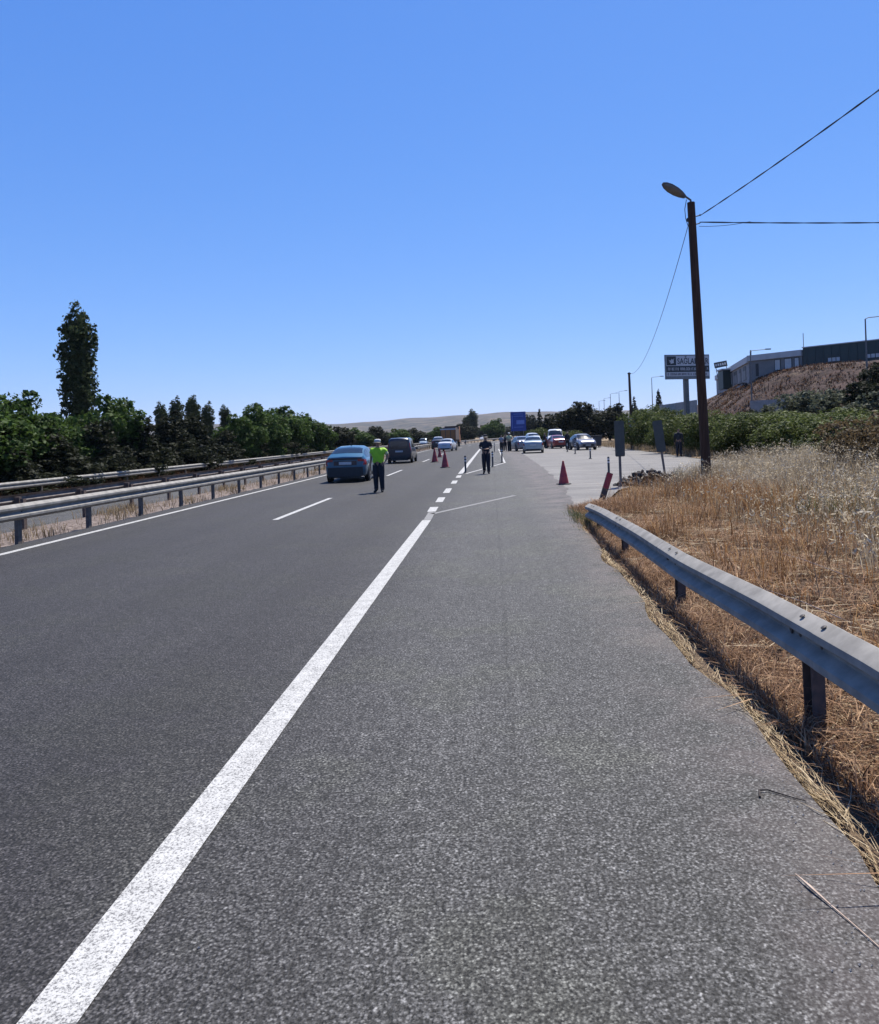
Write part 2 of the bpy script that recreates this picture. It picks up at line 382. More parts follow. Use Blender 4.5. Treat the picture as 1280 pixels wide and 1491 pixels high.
def strip(name, x0, x1, ys, z, mat, jit0=0, jit1=0, kind='structure', parent=None, xf0=None, xf1=None):
    rows = []
    for y in ys:
        a = (xf0(y) if xf0 else x0) + cx(y) + random.uniform(-jit0, jit0); b = (xf1(y) if xf1 else x1) + cx(y) + random.uniform(-jit1, jit1)
        rows.append([(a + (b - a) * k / 4, y, z) for k in range(5)])
    m = MB().grid(rows); o = m.build(name, mat, parent)
    if not parent: tag(o, kind=kind)
    return o
YS = list(np.concatenate([np.arange(-12, 40, .35), np.arange(40, 120, 1.0), np.arange(120, 360, 4), np.arange(360, 900, 20)]))
EX = [(-12, 1.5), (4, 1.44), (8, 1.46), (12.5, 1.6), (17.9, 1.9), (24, 2.3), (38, 2.55), (66, 2.64), (900, 2.7)]
def edge_r(y): return float(np.interp(y, [e[0] for e in EX], [e[1] for e in EX])) + .05 * math.sin(y * 1.7) + .03 * math.sin(y * 4.1 + 1)
road = strip('road', -9.0, 1.5, YS, 0.0, M['road'], .015, .02, xf1=edge_r)
strip('opposite_road', -19.95, -11.6, YS, -.32, M['road2'], .02, .02)
# paved yard beside the junction
def yard():
    near = [(1.6, 17.2), (2.2, 17.6), (3.0, 19.3), (3.7, 22.0), (5.0, 24.6), (6.2, 26.3), (7.6, 28.2), (9.5, 30), (12.0, 32)]
    far = [(2.4, 103), (4, 103), (7, 102), (9, 100), (11, 96), (12.6, 86), (13, 78), (12.4, 62), (11.6, 40)]
    rows = []
    for k in range(25):
        t = k / 24
        rows.append([((1 - t) * a[0] + t * b[0] + random.uniform(-.05, .05), (1 - t) * a[1] + t * b[1], -.006) for a, b in zip(near, far)])
    o = MB().grid(rows).build('yard_pavement', M['apron']); tag(o, kind='structure')
yard()

# painted markings (each a sheet 4 mm above the road, child pieces of the road)
def mark(x0, y0, x1, y1, wd, mat='paint', z=.004):
    m = MB(); L = math.hypot(x1 - x0, y1 - y0); n = max(1, int(L / 2.5)); rows = []
    px, py = -(y1 - y0) / L, (x1 - x0) / L
    for k in range(n + 1):
        t = k / n; x = x0 + (x1 - x0) * t; y = y0 + (y1 - y0) * t; x += cx(y)
        a = wd / 2 * random.uniform(.97, 1.03)
        rows.append([(x - px * a, y - py * a, z), (x + px * a, y + py * a, z)])
    return m.grid([r[::-1] for r in rows]).build('marking', M[mat], road)
mark(-1.41, -8, -1.43, 15.7, .185)
for a, b in ((17.4, 18.55), (19.9, 21.4), (23.0, 25.0), (27.4, 29.2), (31.2, 33.0)): mark(-1.47, a, -1.49, b, .2)
mark(-1.51, 34.4, -1.51, 340, .22)
mark(-8.43, -8, -8.45, 400, .15)
for k in range(-1, 18): mark(-4.95, 16.8 + 18 * k, -4.95, 22.6 + 18 * k, .14)
mark(-1.25, 34.2, .68, 45.4, .12); mark(.74, 45.5, .78, 90, .13); mark(-1.42, 16.9, .6, 21.2, .14, 'faint', .0035)
mark(-1.42, 15.75, -1.45, 17.3, .16, 'faint', .0035)
mark(2.4, 104, 2.4, 340, .15)

# ------------------------------------------------------------------ hills far off
def hills():
    xs = np.linspace(-3800, 2600, 240); rows = 26
    V = []; 
    def ridge(x, k): return (np.sin(x * .0021 + 1 + k) + .55 * np.sin(x * .0052 + 2.1 + k * 2) + .3 * np.sin(x * .011 + k) + .16 * np.sin(x * .027 + 3 * k)) 
    base = np.interp(xs, [-3800, -1700, -900, -300, 100, 500, 1000, 2600], [140, 114, 94, 92, 96, 96, 90, 75])
    top = base + ridge(xs, 0) * 9
    ds = np.linspace(1500, 3600, rows)
    P = []
    for i, d in enumerate(ds):
        t = i / (rows - 1); s = t ** 1.5
        z = -4 + (top + 4) * s + np.sin(t * math.pi) * ridge(xs * 2.3 + d * .6, 2) * 14
        P.append(np.stack([xs * (d / 3600), np.full_like(xs, d) + ridge(xs, 1) * 40, z], -1))
    P.append(P[-1] + np.array([0, 700, -150]))
    V = np.concatenate(P); m = len(xs); i, j = np.meshgrid(np.arange(len(P) - 1), np.arange(m - 1), indexing='ij'); a = (i * m + j).ravel()
    F = np.stack([a, a + 1, a + m + 1, a + m], -1)
    g = NG('hill_dry_steppe'); co = g.coord(); co2 = g.coord('Object', (1, 2.2, 4))
    n1 = g.noise(.006, 7, .68, co2); n2 = g.noise(.014, 7, .75, co2)
    c = g.mix(g.mapr(n1, .42, .58), (.125, .094, .066), (.05, .042, .03))
    c = g.mix(g.mapr(n2, .495, .545), c, (.014, .019, .013))
    c = g.mix(g.mapr(g.noise(.0022, 4, .6, co2), .55, .66), c, (.105, .08, .06))
    o = link('hills', np_mesh('hills', V, F, g.done(c, .95, 0, None, .1), smooth=True)); tag(o, kind='structure')
hills()

# ------------------------------------------------------------------ guard rails
WB = [(.083, 0), (.07, -.008), (.008, -.05), (0, -.058), (0, -.098), (.004, -.104), (.066, -.143), (.07, -.148), (.07, -.162), (.066, -.167), (.004, -.206), (0, -.212), (0, -.252), (.008, -.26), (.07, -.302), (.083, -.31)]
def beam_mesh(name, pts, side, mat):
    """pts: list of (x_front, y, z_top); side +1 = corrugations bulge to +X"""
    loop = WB + [(o + .005, z) for o, z in reversed(WB)]
    rows = [[(x - side * o, y, zt + z) for o, z in loop] + [(x - side * loop[0][0], y, zt)] for x, y, zt in pts]
    m = MB().grid(rows); n = len(WB)
    for r, row in ((0, rows[0]), (1, rows[-1])):
        L = len(loop)
        m.add(row[:L], [(i, i + 1, L - 2 - i, L - 1 - i) for i in range(n - 1)])
    return m.mesh(name, mat, smooth=True)
def c_post(h0, h1, wd=.12, dp=.07, t=.008):
    p = [(-wd / 2, -dp / 2), (wd / 2, -dp / 2), (wd / 2, dp / 2), (wd / 2 - t, dp / 2), (wd / 2 - t, -dp / 2 + t), (-wd / 2 + t, -dp / 2 + t), (-wd / 2 + t, dp / 2), (-wd / 2, dp / 2)]
    n = len(p); vs = [(x, y, h0) for x, y in p] + [(x, y, h1) for x, y in p]
    fs = [(i, (i + 1) % n, (i + 1) % n + n, i + n) for i in range(n)] + [(8, 9, 12, 13), (9, 10, 11, 12), (8, 13, 14, 15)]
    return MB().add(vs, fs)
def rail(label, x, side, ztop, ybeg, yend, ypost, step, zground, mat, pmat_, block=True, group='guard rails of the dual carriageway', bolts_to=45):
    root = empty('guard_rail', (x, 30, zground)); tag(root, label, 'guard rail', group)
    def loc(o, X, Y, Z): o.location = (X - x, Y - 30, Z - zground)
    sec = 5.0; straight = beam_mesh('beam', [(0, 0, 0), (0, 2.5, 0), (0, sec + .12, 0)], side, mat)
    y = ybeg; k = 0
    while y < yend:
        if y + sec < 89: o = link('beam', straight, root); loc(o, x + side * .0025 * (k % 2), y, ztop)
        else:
            L = sec if y < 150 else 10
            o = link('beam', beam_mesh('beam', [(cx(y + q) - cx(y), q, 0) for q in np.linspace(0, L + .1, 4)], side, mat), root); loc(o, x + cx(y), y, ztop); sec = L
        y += sec; k += 1
    pm = c_post(-.3, ztop - zground - .1).mesh('post', pmat_); bm = MB().box(-.06, .06, -.05, .05, -.1, .1).mesh('spacer_block', pmat_)
    bo = MB().lathe([(.016, 0), (.018, .006), (.012, .014), (.004, .017)], 8, Matrix.Rotation(R(90 * side), 4, 'Y')).mesh('bolt', M['bolt'])
    y = ypost; 
    while y < yend - 1:
        px = x - side * (.078 + (.12 if block else .0) + .07) + cx(y)
        o = link('post', pm, root); loc(o, px, y, zground); o.rotation_euler = (R(random.uniform(-1, 1)), R(random.uniform(-1, 1)), R(90))
        if y < 170:
            if block: o = link('spacer_block', bm, root); loc(o, x - side * (.078 + .06) + cx(y), y, ztop - .155)
            if y < bolts_to and not block: pass
            if y < bolts_to: o = link('bolt', bo, root); loc(o, x - side * .07 + cx(y), y, ztop - .155)
        y += step if y < 130 else step * 2
    return root
rail('galvanised guard rail on posts along the left edge of our carriageway, nearest in the median', -9.0, 1, .75, 4.3, 420, 6.8, 2.5, -.05, M['galv'], M['post'], block=False)
rail('second median guard rail with dark spacer blocks, its back turned towards us', -11.25, -1, .74, 6.1, 420, 9.6, 2.6, -.1, M['galv_old'], M['rust'])
rail('farthest left guard rail beyond the opposite carriageway, in front of the trees', -20.35, 1, .46, 8, 420, 10, 4.0, -.4, M['galv'], M['post'])

def right_rail():
    root = empty('guard_rail', (1.8, 7.8, -.1)); tag(root, 'bent galvanised guard rail in dry grass on the right shoulder, sinking at its far end', 'guard rail')
    ys = [-4, 0, 3.5, 5, 6.9, 9.1, 12, 13.4, 14.4]; zs = [.70, .695, .684, .645, .57, .545, .49, .43, .36]; xo = [0, 0, 0, .01, 0, .015, 0, .01, .05]
    Y = lambda y: (1.70 + float(np.interp(y, ys, xo)), y, float(np.interp(y, ys, zs)))
    cuts = [-4, -.2, 3.85, 7.9, 11.6, 14.4]
    for i, (a, b) in enumerate(zip(cuts, cuts[1:])):
        p = []
        for q in np.linspace(a, b + (.2 if b < 14 else 0), 9):
            X, yy, z = Y(q); p.append((X - 1.8 - .003 * (i % 2), yy - 7.8, z + .1))
        # the road side of this beam is -X
        link('beam', beam_mesh('beam', p, -1, M['galv']), root)
    hole = MB().lathe([(.017, 0), (.017, .003), (.006, .006)], 8).mesh('bolt', M['bolt'])
    for y in (-1.6, 1.4, 4.5, 7.7, 10.9, 13.6):
        X, yy, z = Y(y)
        o = c_post(-.45, z + .1 - .09, .13, .08).build('post', M['rust'], root, loc=(X + .19 - 1.8, y - 7.8, 0)); o.rotation_euler = (0, R(2), R(90))
        MB().box(-.055, .055, -.05, .05, -.11, .09).build('spacer_block', M['post'], root, loc=(X + .125 - 1.8, y - 7.8, z + .1 - .155))
        for dy, dz, lean in ((0, -.155, 'f'), (-.22, -.02, 't'), (-.5, -.02, 't'), (-.22, -.12, 'f'), (-.5, -.12, 'f')):
            X2, _, z2 = Y(y + dy)
            o = link('bolt', hole, root)
            if lean == 'f': o.location = (X2 + (.064 if dz == -.155 else .028) - 1.8, y + dy - 7.8, z2 + .1 + dz); o.rotation_euler = (0, R(-90), 0)
            else: o.location = (X2 + .042 - 1.8, y + dy - 7.8, z2 + .1 - .0165); o.rotation_euler = (0, R(-28), 0)
right_rail()

# ------------------------------------------------------------------ foliage
def unit(n, r):
    v = r.normal(size=(n, 3)); return v / np.linalg.norm(v, axis=1)[:, None]
def leaves(name, P, size, r, mat, nrm=None, tint=None, aspect=.6, clump=None):
    n = len(P); nr = unit(n, r)
    if nrm is not None: nr = nr * .8 + nrm; nr /= np.linalg.norm(nr, axis=1)[:, None]
    a = np.cross(nr, unit(n, r)); a /= np.linalg.norm(a, axis=1)[:, None] + 1e-9; b = np.cross(nr, a)
    s = (size * np.clip(r.lognormal(-.12, .42, n), .35, 2.0))[:, None]
    V = np.stack([P - a * s, P - b * s * aspect + nr * s * .12, P + a * s, P + b * s * aspect + nr * s * .12], 1).reshape(-1, 3)
    F = np.arange(4 * n).reshape(n, 4)
    t = r.uniform(0, 1, n) if tint is None else np.clip(tint + r.normal(0, .16, n), 0, 1)
    return np_mesh(name, V, F, mat, np.repeat(t, 4))
def blob_points(blobs, n, r, shell=.55):
    """blobs: (x,y,z,rx,ry,rz); leaves on many small clumps set through each blob's shell"""
    vol = np.array([(b[3] * b[4] * b[5]) ** (2 / 3) for b in blobs]); cnt = (n * vol / vol.sum()).astype(int)
    PP = []; NN = []; TT = []
    for b, c in zip(blobs, cnt):
        nc = max(6, c // 45); u = unit(nc, r); rad = r.uniform(shell, 1.0, nc) ** .6
        cc = u * rad[:, None] * np.array(b[3:6]); cs = r.uniform(.16, .34, nc) * (b[3] * b[4] * b[5]) ** (1 / 3)
        ti = r.normal(.45, .17, nc)
        k = r.integers(0, nc, c); fill = r.uniform(0, 1, c) < .38; off = unit(c, r) * (r.uniform(0, 1, c) ** .5)[:, None] * cs[k][:, None]
        q = cc[k] + off * np.array([1, 1, .8]); uf = unit(c, r) * (r.uniform(.25, 1.06, c) ** .5)[:, None] * np.array(b[3:6]); q = np.where(fill[:, None], uf, q)
        PP.append(q + np.array(b[:3])); nn = off / (np.linalg.norm(off, axis=1)[:, None] + 1e-6) * .6 + u[k] * .5 + np.array([0, 0, .25]); NN.append(nn); TT.append(ti[k])
    return np.concatenate(PP), np.concatenate(NN), np.concatenate(TT)
def trunk_mb(h, r0, limbs, r, lean=.04):
    m = MB(); top = Vector((r.uniform(-1, 1) * lean * h, r.uniform(-1, 1) * lean * h, h))
    pts = [Vector((0, 0, -.2))] + [top * t + Vector((r.normal(0, .03), r.normal(0, .03), 0)) * h * .2 for t in (.3, .6, 1)]
    m.tube(pts, [r0 * 1.2, r0, r0 * .7, r0 * .25], 7)
    for p in limbs:
        a = top * r.uniform(.3, .7); p = Vector(p); mid = (a + p) / 2 + Vector((0, 0, -.08 * h)); m.tube([a, mid, p], [r0 * .5, r0 * .32, r0 * .08], 5)
    return m
CROWNS = {}
def crown_variants(kind):
    """three crowns of each kind at unit height, shared between trees"""
    if kind in CROWNS: return CROWNS[kind]
    out = []
    for v in range(3):
        r = np.random.default_rng(hash_seed(kind) + v)
        if kind == 'broad':
            bl = [(0, 0, .55, .36, .36, .3)] + [(math.cos(a) * .25, math.sin(a) * .25, r.uniform(.38, .72), r.uniform(.15, .24), r.uniform(.15, .24), r.uniform(.13, .2)) for a in np.linspace(0, 6.28, 9)[:-1] + r.uniform(0, .5)] + [(r.normal(0, .1), r.normal(0, .1), .82, .16, .16, .15), (r.normal(0, .14), r.normal(0, .14), .9, .09, .09, .1), (0, 0, .25, .34, .34, .2)]
            n, sz = 24000, .0165; mt = 'leaf_broad'
        elif kind == 'dark':
            bl = [(r.normal(0, .05), r.normal(0, .05), z, .34 * (1.05 - z) + .06, .34 * (1.05 - z) + .06, .11) for z in np.linspace(.1, .93, 10)] + [(r.normal(0, .22), r.normal(0, .22), r.uniform(.15, .6), .13, .13, .09) for _ in range(9)]
            n, sz = 18000, .016; mt = 'leaf_dark'
        elif kind == 'poplar':
            bl = []
            for c_, (ox, oy, z1_, wd_) in enumerate(((-.05, .01, .93, .062), (-.005, -.03, 1.0, .062), (.045, .015, .955, .062), (.005, .05, .9, .058), (.0, 0, .8, .075))):
                for q in range(15):
                    z = .1 + (z1_ - .13) * q / 14; wq = wd_ * min(1, .72 + z * .5) * min(1, (z1_ + .03 - z) * 6.0 + .25); sp = .75 + .5 * math.sin(z * 3.0)
                    bl.append((ox * sp + r.normal(0, .008) - .012 * z, oy * sp + r.normal(0, .008), z, wq, wq, .058))
            for k in range(16):
                a = r.uniform(0, 6.28); z = r.uniform(.2, .9); q = .1; bl.append((math.cos(a) * q, math.sin(a) * q, z, .025, .025, .045))
            n, sz = 34000, .0085; mt = 'leaf_poplar'
        elif kind == 'pine':
            bl = [(r.normal(0, .03), r.normal(0, .03), .42, .46, .46, .16)] + [(math.cos(a) * .33, math.sin(a) * .33, r.uniform(.38, .6), .24, .24, .17) for a in np.linspace(0, 6.28, 8)[:-1]] + [(r.normal(0, .15), r.normal(0, .15), .72, .27, .27, .2)]
            n, sz = 9000, .02; mt = 'leaf_dark'
        elif kind == 'fir':
            bl = [(0, 0, z, .2 * (1.03 - z) + .015, .2 * (1.03 - z) + .015, .07) for z in np.linspace(.08, .97, 13)]
            n, sz = 4500, .02; mt = 'leaf_dark'
        elif kind == 'hedge':
            bl = [(r.uniform(-.5, .5), r.uniform(-.5, .5), r.uniform(.25, .7), r.uniform(.25, .4), r.uniform(.25, .4), r.uniform(.2, .3)) for _ in range(11)] + [(0, 0, .3, .6, .6, .3)]
            n, sz = 21000, .0175; mt = 'leaf_hedge'
        elif kind == 'olive':
            bl = [(r.uniform(-.3, .3), r.uniform(-.3, .3), r.uniform(.5, .85), r.uniform(.14, .24), r.uniform(.14, .24), r.uniform(.1, .17)) for _ in range(9)]
            n, sz = 5000, .022; mt = 'leaf_grey'
        elif kind == 'drybush':
            bl = [(r.uniform(-.45, .45), r.uniform(-.45, .45), r.uniform(.2, .7), .32, .32, .28) for _ in range(9)]
            n, sz = 12000, .016; mt = 'leaf_dry'
        P, N, T = blob_points(bl, n, r, .45 if kind != 'poplar' else .1)
        P[:, 2] = np.maximum(P[:, 2], .01)
        out.append((leaves('crown', P, sz, r, M[mt], N, T, .6), [b[:3] for b in bl[1:7]], r))
    CROWNS[kind] = out; return out
def hash_seed(s): return sum(ord(c) * (i + 3) for i, c in enumerate(s))
TRUNKS = {}
def tree(name, label, cat, kind, x, y, h, wd, group=None, v=0, rz=None, z=None, leafmat_=None):
    z = float(ground_z(x, y)) if z is None else z
    root = empty(name, (x, y, z), random.uniform(0, 6.28) if rz is None else rz); tag(root, label, cat, group)
    me, limbs, r = crown_variants(kind)[v % 3]
    if leafmat_:
        me = me.copy(); me.materials.clear(); me.materials.append(M[leafmat_])
    c = link('crown', me, root); c.scale = (wd, wd, h)
    key = (kind, v % 3)
    if key not in TRUNKS:
        rr = np.random.default_rng(hash_seed(kind) + 50 + v); th = {'broad': .6, 'dark': .7, 'poplar': .95, 'pine': .5, 'fir': .9, 'hedge': .45, 'olive': .7, 'drybush': .4}[kind]
        TRUNKS[key] = trunk_mb(th, .012 if kind == 'poplar' else .028, limbs if kind not in ('poplar', 'fir') else [], rr, .02).mesh('trunk', M['bark'], True)
    t = link('trunk' if kind not in ('hedge', 'drybush') else 'stem', TRUNKS[key], root); t.scale = (wd, wd, h)
    return root

# left side, beyond the far guard rail
tree('poplar_tree', 'tall dark poplar towering above the bushes at the far left', 'tree', 'poplar', -32.9, 60, 14.0, 12.4, v=0, rz=.6)
NB = 'broadleaf trees along the left verge'
for x, y, h, wd, v, lab in [(-23.8, 33.5, 4.9, 6.4, 0, 'leafy green tree cut by the left edge of the picture'),
                        (-24.4, 38, 5.5, 5.4, 1, 'round green tree with the highest top left of the tall poplar'),
                        (-24.6, 42.5, 4.5, 5.4, 2, 'bright green leafy tree in front of the tall poplar trunk'),
                        (-24.4, 47.5, 5.8, 5.6, 0, 'broad green tree just right of the tall poplar'),
                        (-23.4, 69, 5.0, 6.0, 1, 'green tree at the left end of the clump behind the blue car'),
                        (-22.9, 74, 6.3, 7.0, 2, 'highest green tree of the clump left of the blue car'),
                        (-23.4, 82, 6.4, 8.2, 0, 'wide green tree directly above the blue car'),
                        (-23.2, 92, 6.0, 8.0, 1, 'green tree at the right end of the clump above the officer')]:
    tree('broadleaf_tree', lab, 'tree', 'broad', x, y, h, wd, NB, v)
ORD = ['first', 'second', 'third', 'fourth', 'fifth', 'sixth', 'seventh', 'eighth', 'ninth', 'tenth', 'eleventh']
ND = 'dark dusty conifers along the left guard rail'
for i, (x, y, h, wd, v) in enumerate([(-22.6, 29.5, 3.4, 6.0, 0), (-22.6, 34, 3.6, 6.2, 1), (-22.7, 38.5, 3.4, 6.2, 2), (-22.8, 43, 3.9, 6.4, 0), (-22.8, 48, 4.2, 6.6, 1), (-22.9, 53.5, 4.6, 6.8, 2), (-23.3, 58.5, 4.7, 6.8, 0), (-23.0, 64, 3.4, 6.0, 1), (-22.6, 70.5, 3.4, 5.4, 2), (-22.5, 77, 3.4, 5.6, 0), (-22.6, 85, 3.4, 5.6, 1)]):
    tree('dark_conifer', ORD[i] + ' low dark dusty conifer from the left behind the far left guard rail', 'tree', 'dark', x, y, h, wd, ND, v)
for i, (px_, h, v) in enumerate([(-44.2, 8.4, 0), (-42.9, 9.1, 1), (-41.5, 9.0, 2), (-40.0, 9.1, 0), (-38.6, 8.2, 1), (-36.7, 7.8, 2)]):
    tree('poplar_tree', ['leftmost slim poplar of the far group of six', 'second slim poplar from the left in the far group of six', 'third slim poplar from the left in the far group of six', 'fourth slim poplar from the left in the far group of six', 'fifth slim poplar from the left in the far group of six', 'lone slim poplar at the right end of the far group of six'][i], 'tree', 'poplar', px_, 100 + (i % 3) * 1.5, h, h * 1.02, 'row of slim poplars beyond the left verge', v)
for i, (x, y, h, wd, v) in enumerate([(-24, 102, 4.6, 6.5, 2), (-23.5, 112, 4.4, 6.5, 0), (-23, 124, 4.3, 7, 1), (-23, 138, 4.6, 7, 2), (-22.5, 154, 4.4, 8, 0), (-22, 172, 4.6, 8, 1), (-21.5, 196, 5, 9, 2), (-20, 222, 6, 9, 0), (-17, 250, 7.5, 10, 1), (-12, 285, 9, 10, 2)]):
    tree('broadleaf_tree', ORD[i] + ' small tree, counted from the nearest, in the receding row left of the opposite carriageway', 'tree', 'broad', x + cx(y) * .9, y, h, wd, 'receding trees left of the opposite carriageway', v, leafmat_='leaf_dark' if i % 2 else None)
tree('poplar_tree', 'pair-like dark poplar rising at the far bend of the road', 'tree', 'poplar', -8.6, 330, 13.5, 22, v=1)
tree('poplar_tree', 'short dark poplar left of the one at the far bend', 'tree', 'poplar', -10.8, 328, 10.5, 19, v=2)
for i, (x, y, h, wd, v) in enumerate([(-4, 360, 7, 12, 0), (2, 380, 6.5, 13, 1), (9, 400, 6, 13, 2), (15, 385, 6, 14, 0), (21, 360, 6, 14, 1)]):
    tree('broadleaf_tree', ORD[i] + ' tiny dark tree from the left in the far belt behind the bend', 'tree', 'broad', x, y, h, wd, 'far tree belt behind the bend', v, leafmat_='leaf_dark')

# right side
tree('spreading_tree', 'large dark spreading tree behind the parked cars', 'tree', 'broad', 14.4, 118, 6.6, 9.0, 'dark trees behind the parked cars', 0, leafmat_='leaf_dark')
tree('spreading_tree', 'dark tree to the right of the large spreading tree behind the grey car', 'tree', 'broad', 18.4, 116, 5.8, 7.6, 'dark trees behind the parked cars', 1, leafmat_='leaf_dark')
tree('spreading_tree', 'smaller dark tree to the left of the large spreading tree', 'tree', 'broad', 10.4, 121, 5.0, 6.4, 'dark trees behind the parked cars', 2, leafmat_='leaf_dark')
tree('fir_tree', 'narrow dark tree just right of the blue road sign', 'tree', 'fir', 8.2, 126, 5.8, 6.0, v=0)
tree('shrub', 'low green shrub between the blue road sign and the tall white van', 'shrub', 'hedge', 7.2, 108, 2.6, 3.4, v=1)
tree('shrub', 'low green shrub below the left half of the large spreading tree', 'shrub', 'hedge', 10.4, 106, 2.4, 3.4, v=2)
HG = 'green bushes of the hedge on the right'
for i, (x, y, h, wd, lab) in enumerate([
        (13.8, 66, 3.7, 3.0, 'tall bright green bush at the far left end of the hedge, beside the grey car'),
        (15.8, 72, 4.0, 3.4, 'green bush behind the bright one at the far end of the hedge'),
        (14.4, 59, 3.1, 2.9, 'hedge bush left of the far utility pole foot'),
        (14.6, 53, 2.9, 3.0, 'hedge bush right behind the upright sign back'),
        (14.2, 47.5, 2.8, 3.0, 'hedge bush just left of the person standing at the hedge'),
        (14.6, 43, 2.7, 3.0, 'hedge bush just right of the person standing at the hedge'),
        (15.4, 39, 2.5, 3.2, 'hedge bush behind the lower half of the leaning lamp pole'),
        (15.0, 34.5, 2.1, 3.0, 'hedge bush right of the leaning lamp pole'),
        (15.2, 30.6, 1.75, 2.8, 'hedge bush behind the tallest pale wild oats'),
        (16.6, 33.5, 2.1, 3.2, 'hedge bush with its top under the small olive trees'),
        (15.8, 27, 1.5, 2.6, 'hedge bush next to the brown dry bush'),
        (18.2, 36.5, 2.2, 3.6, 'hedge bush behind the others below the dark round shrub'),
        (19.2, 44, 2.6, 3.8, 'hedge bush in the back row below the billboard'),
        (18.6, 31, 1.6, 3.0, 'hedge bush in the back row at the right edge'),
        (19.5, 52, 3.0, 4.0, 'hedge bush in the back row left of the billboard mast')]):
    tree('hedge_bush', lab, 'bush', 'hedge', x, y, h, wd * 1.25, HG, i)
tree('dry_bush', 'brown dry bush at the right edge above the wild oats', 'bush', 'drybush', 10.9, 21.4, 2.3, 2.7, 'dry bushes at the right edge', 0)
tree('dry_bush', 'reddish dry bush in front of the hedge left of the brown one', 'bush', 'drybush', 12.9, 25.4, 1.6, 2.2, 'dry bushes at the right edge', 1)
for i, (x, y, h, wd, lab) in enumerate([(24.6, 60, 4.6, 5.2, 'left grey green olive tree on the slope above the hedge'), (26.0, 57.5, 4.4, 5.4, 'middle grey green olive tree on the slope above the hedge'), (26.6, 54, 3.4, 4.6, 'right grey green olive tree with bare stems above the hedge'), (27.6, 52, 4.2, 5.4, 'grey green olive tree close to the right edge')]):
    tree('olive_tree', lab, 'tree', 'olive', x, y, h, wd, 'small olive trees on the slope', i)
tree('round_shrub', 'dark round shrub at the foot of the slope beside the lamp post', 'shrub', 'hedge', 25.6, 71, 3.6, 2.8, v=0, leafmat_='leaf_dark')
tree('broadleaf_tree', 'dark green tree cut by the right edge below the warehouse', 'tree', 'broad', 28.8, 54.5, 6.0, 6.0, v=1, leafmat_='leaf_dark')
tree('fir_tree', 'small dark fir on the slope left of the billboard', 'tree', 'fir', 33.4, 148, 7.0, 8.0, v=1)
tree('fir_tree', 'tiny dark fir behind the far utility pole', 'tree', 'fir', 36.6, 190, 7.5, 8.5, v=2)
for i, (x, y, h) in enumerate([(33, 200, 6.5), (31, 190, 5.5), (29.6, 182, 5)]):
    tree('fir_tree', ['rightmost', 'middle', 'leftmost'][i] + ' of the three little dark firs above the far left end of the hedge', 'tree', 'fir', x, y, h, h * 1.3, 'little firs above the hedge end', i)
for i, (x, y, h, wd) in enumerate([(27.5, 118, 4.2, 6), (24, 104, 3.4, 5), (26, 90, 3.4, 4.4), (23.5, 82, 3.2, 4.4)]):
    tree('slope_shrub', ['dark shrub below the small fir on the slope', 'green shrub left of the far concrete wall', 'green shrub under the billboard', 'green shrub right under the billboard mast'][i], 'shrub', 'hedge', x, y, h, wd, 'shrubs at the foot of the slope', i)

# ------------------------------------------------------------------ grass
def blades(name, XY, Z, h, r, mat, lean=.5, width=.006, curl=.6, dirn=None, tint=None, flat=False, base=0.0, spread=.35):
    n = len(XY); a = r.uniform(0, 6.28, n) if dirn is None else dirn + r.normal(0, spread, n)
    d = np.stack([np.cos(a), np.sin(a), np.zeros(n)], 1); s = np.stack([-np.sin(a + r.normal(0, .5, n)), np.cos(a + r.normal(0, .5, n)), np.zeros(n)], 1)
    h = h[:, None]; ln = (lean * r.uniform(.3, 1.6, n))[:, None]; w_ = (width * r.uniform(.6, 1.5, n))[:, None]
    p0 = np.column_stack([XY, Z + base])
    up = np.array([0, 0, 1.0])
    if flat:
        hz = r.uniform(.0, .035, n)[:, None]; p0 = p0 + up * hz; t2 = r.uniform(-.02, .03, n)[:, None]
        p1 = p0 + d * h * .5 + up * np.abs(t2) * .6 + s * r.normal(0, .02, n)[:, None]; p2 = p0 + d * h + up * np.maximum(t2, .004 - hz)
        s = s * .9 + up * .3
    else:
        p1 = p0 + up * h * .55 + d * h * ln * .35; p2 = p0 + up * h * (1 - .35 * np.clip(ln, 0, 1.2) * curl) + d * h * ln
    V = np.stack([p0 - s * w_, p0 + s * w_, p1 + s * w_ * .8, p1 - s * w_ * .8, p2], 1).reshape(-1, 3)
    b = np.arange(n)[:, None] * 5
    F = np.concatenate([b + np.array([[0, 1, 2]]), b + np.array([[0, 2, 3]]), b + np.array([[3, 2, 4]])])
    t = r.uniform(0, 1, n) if tint is None else np.clip(tint + r.normal(0, .2, n), 0, 1)
    return np_mesh(name, V, F, mat, np.repeat(t, 5))
def near_yard(x, y):                                   # True where dry grass grows (outside the paved yard)
    ny = np.interp(x, [1.4, 2.2, 3.0, 3.7, 5.0, 6.2, 7.6, 9.5, 12.0], [17.0, 17.4, 19.0, 21.6, 24.2, 26.0, 28.0, 29.8, 31.6])
    return y < ny + .25 * np.sin(x * 5)
def scatter(n, x0, x1, y0, y1, r, dens=None):
    # denser towards the camera, by distance
    y = y0 + (y1 - y0) * r.uniform(0, 1, n) ** 1.7; x = r.uniform(x0, x1, n); k = near_yard(x, y) & (x < 1.2 + .62 * y + 1.0)
    if dens is not None: k &= r.uniform(0, 1, n) < dens(x, y)
    return np.stack([x[k], y[k]], 1)
def patch(x, y, s, k): return .5 + .5 * wob(x, y, s, k)
r = np.random.default_rng(21)
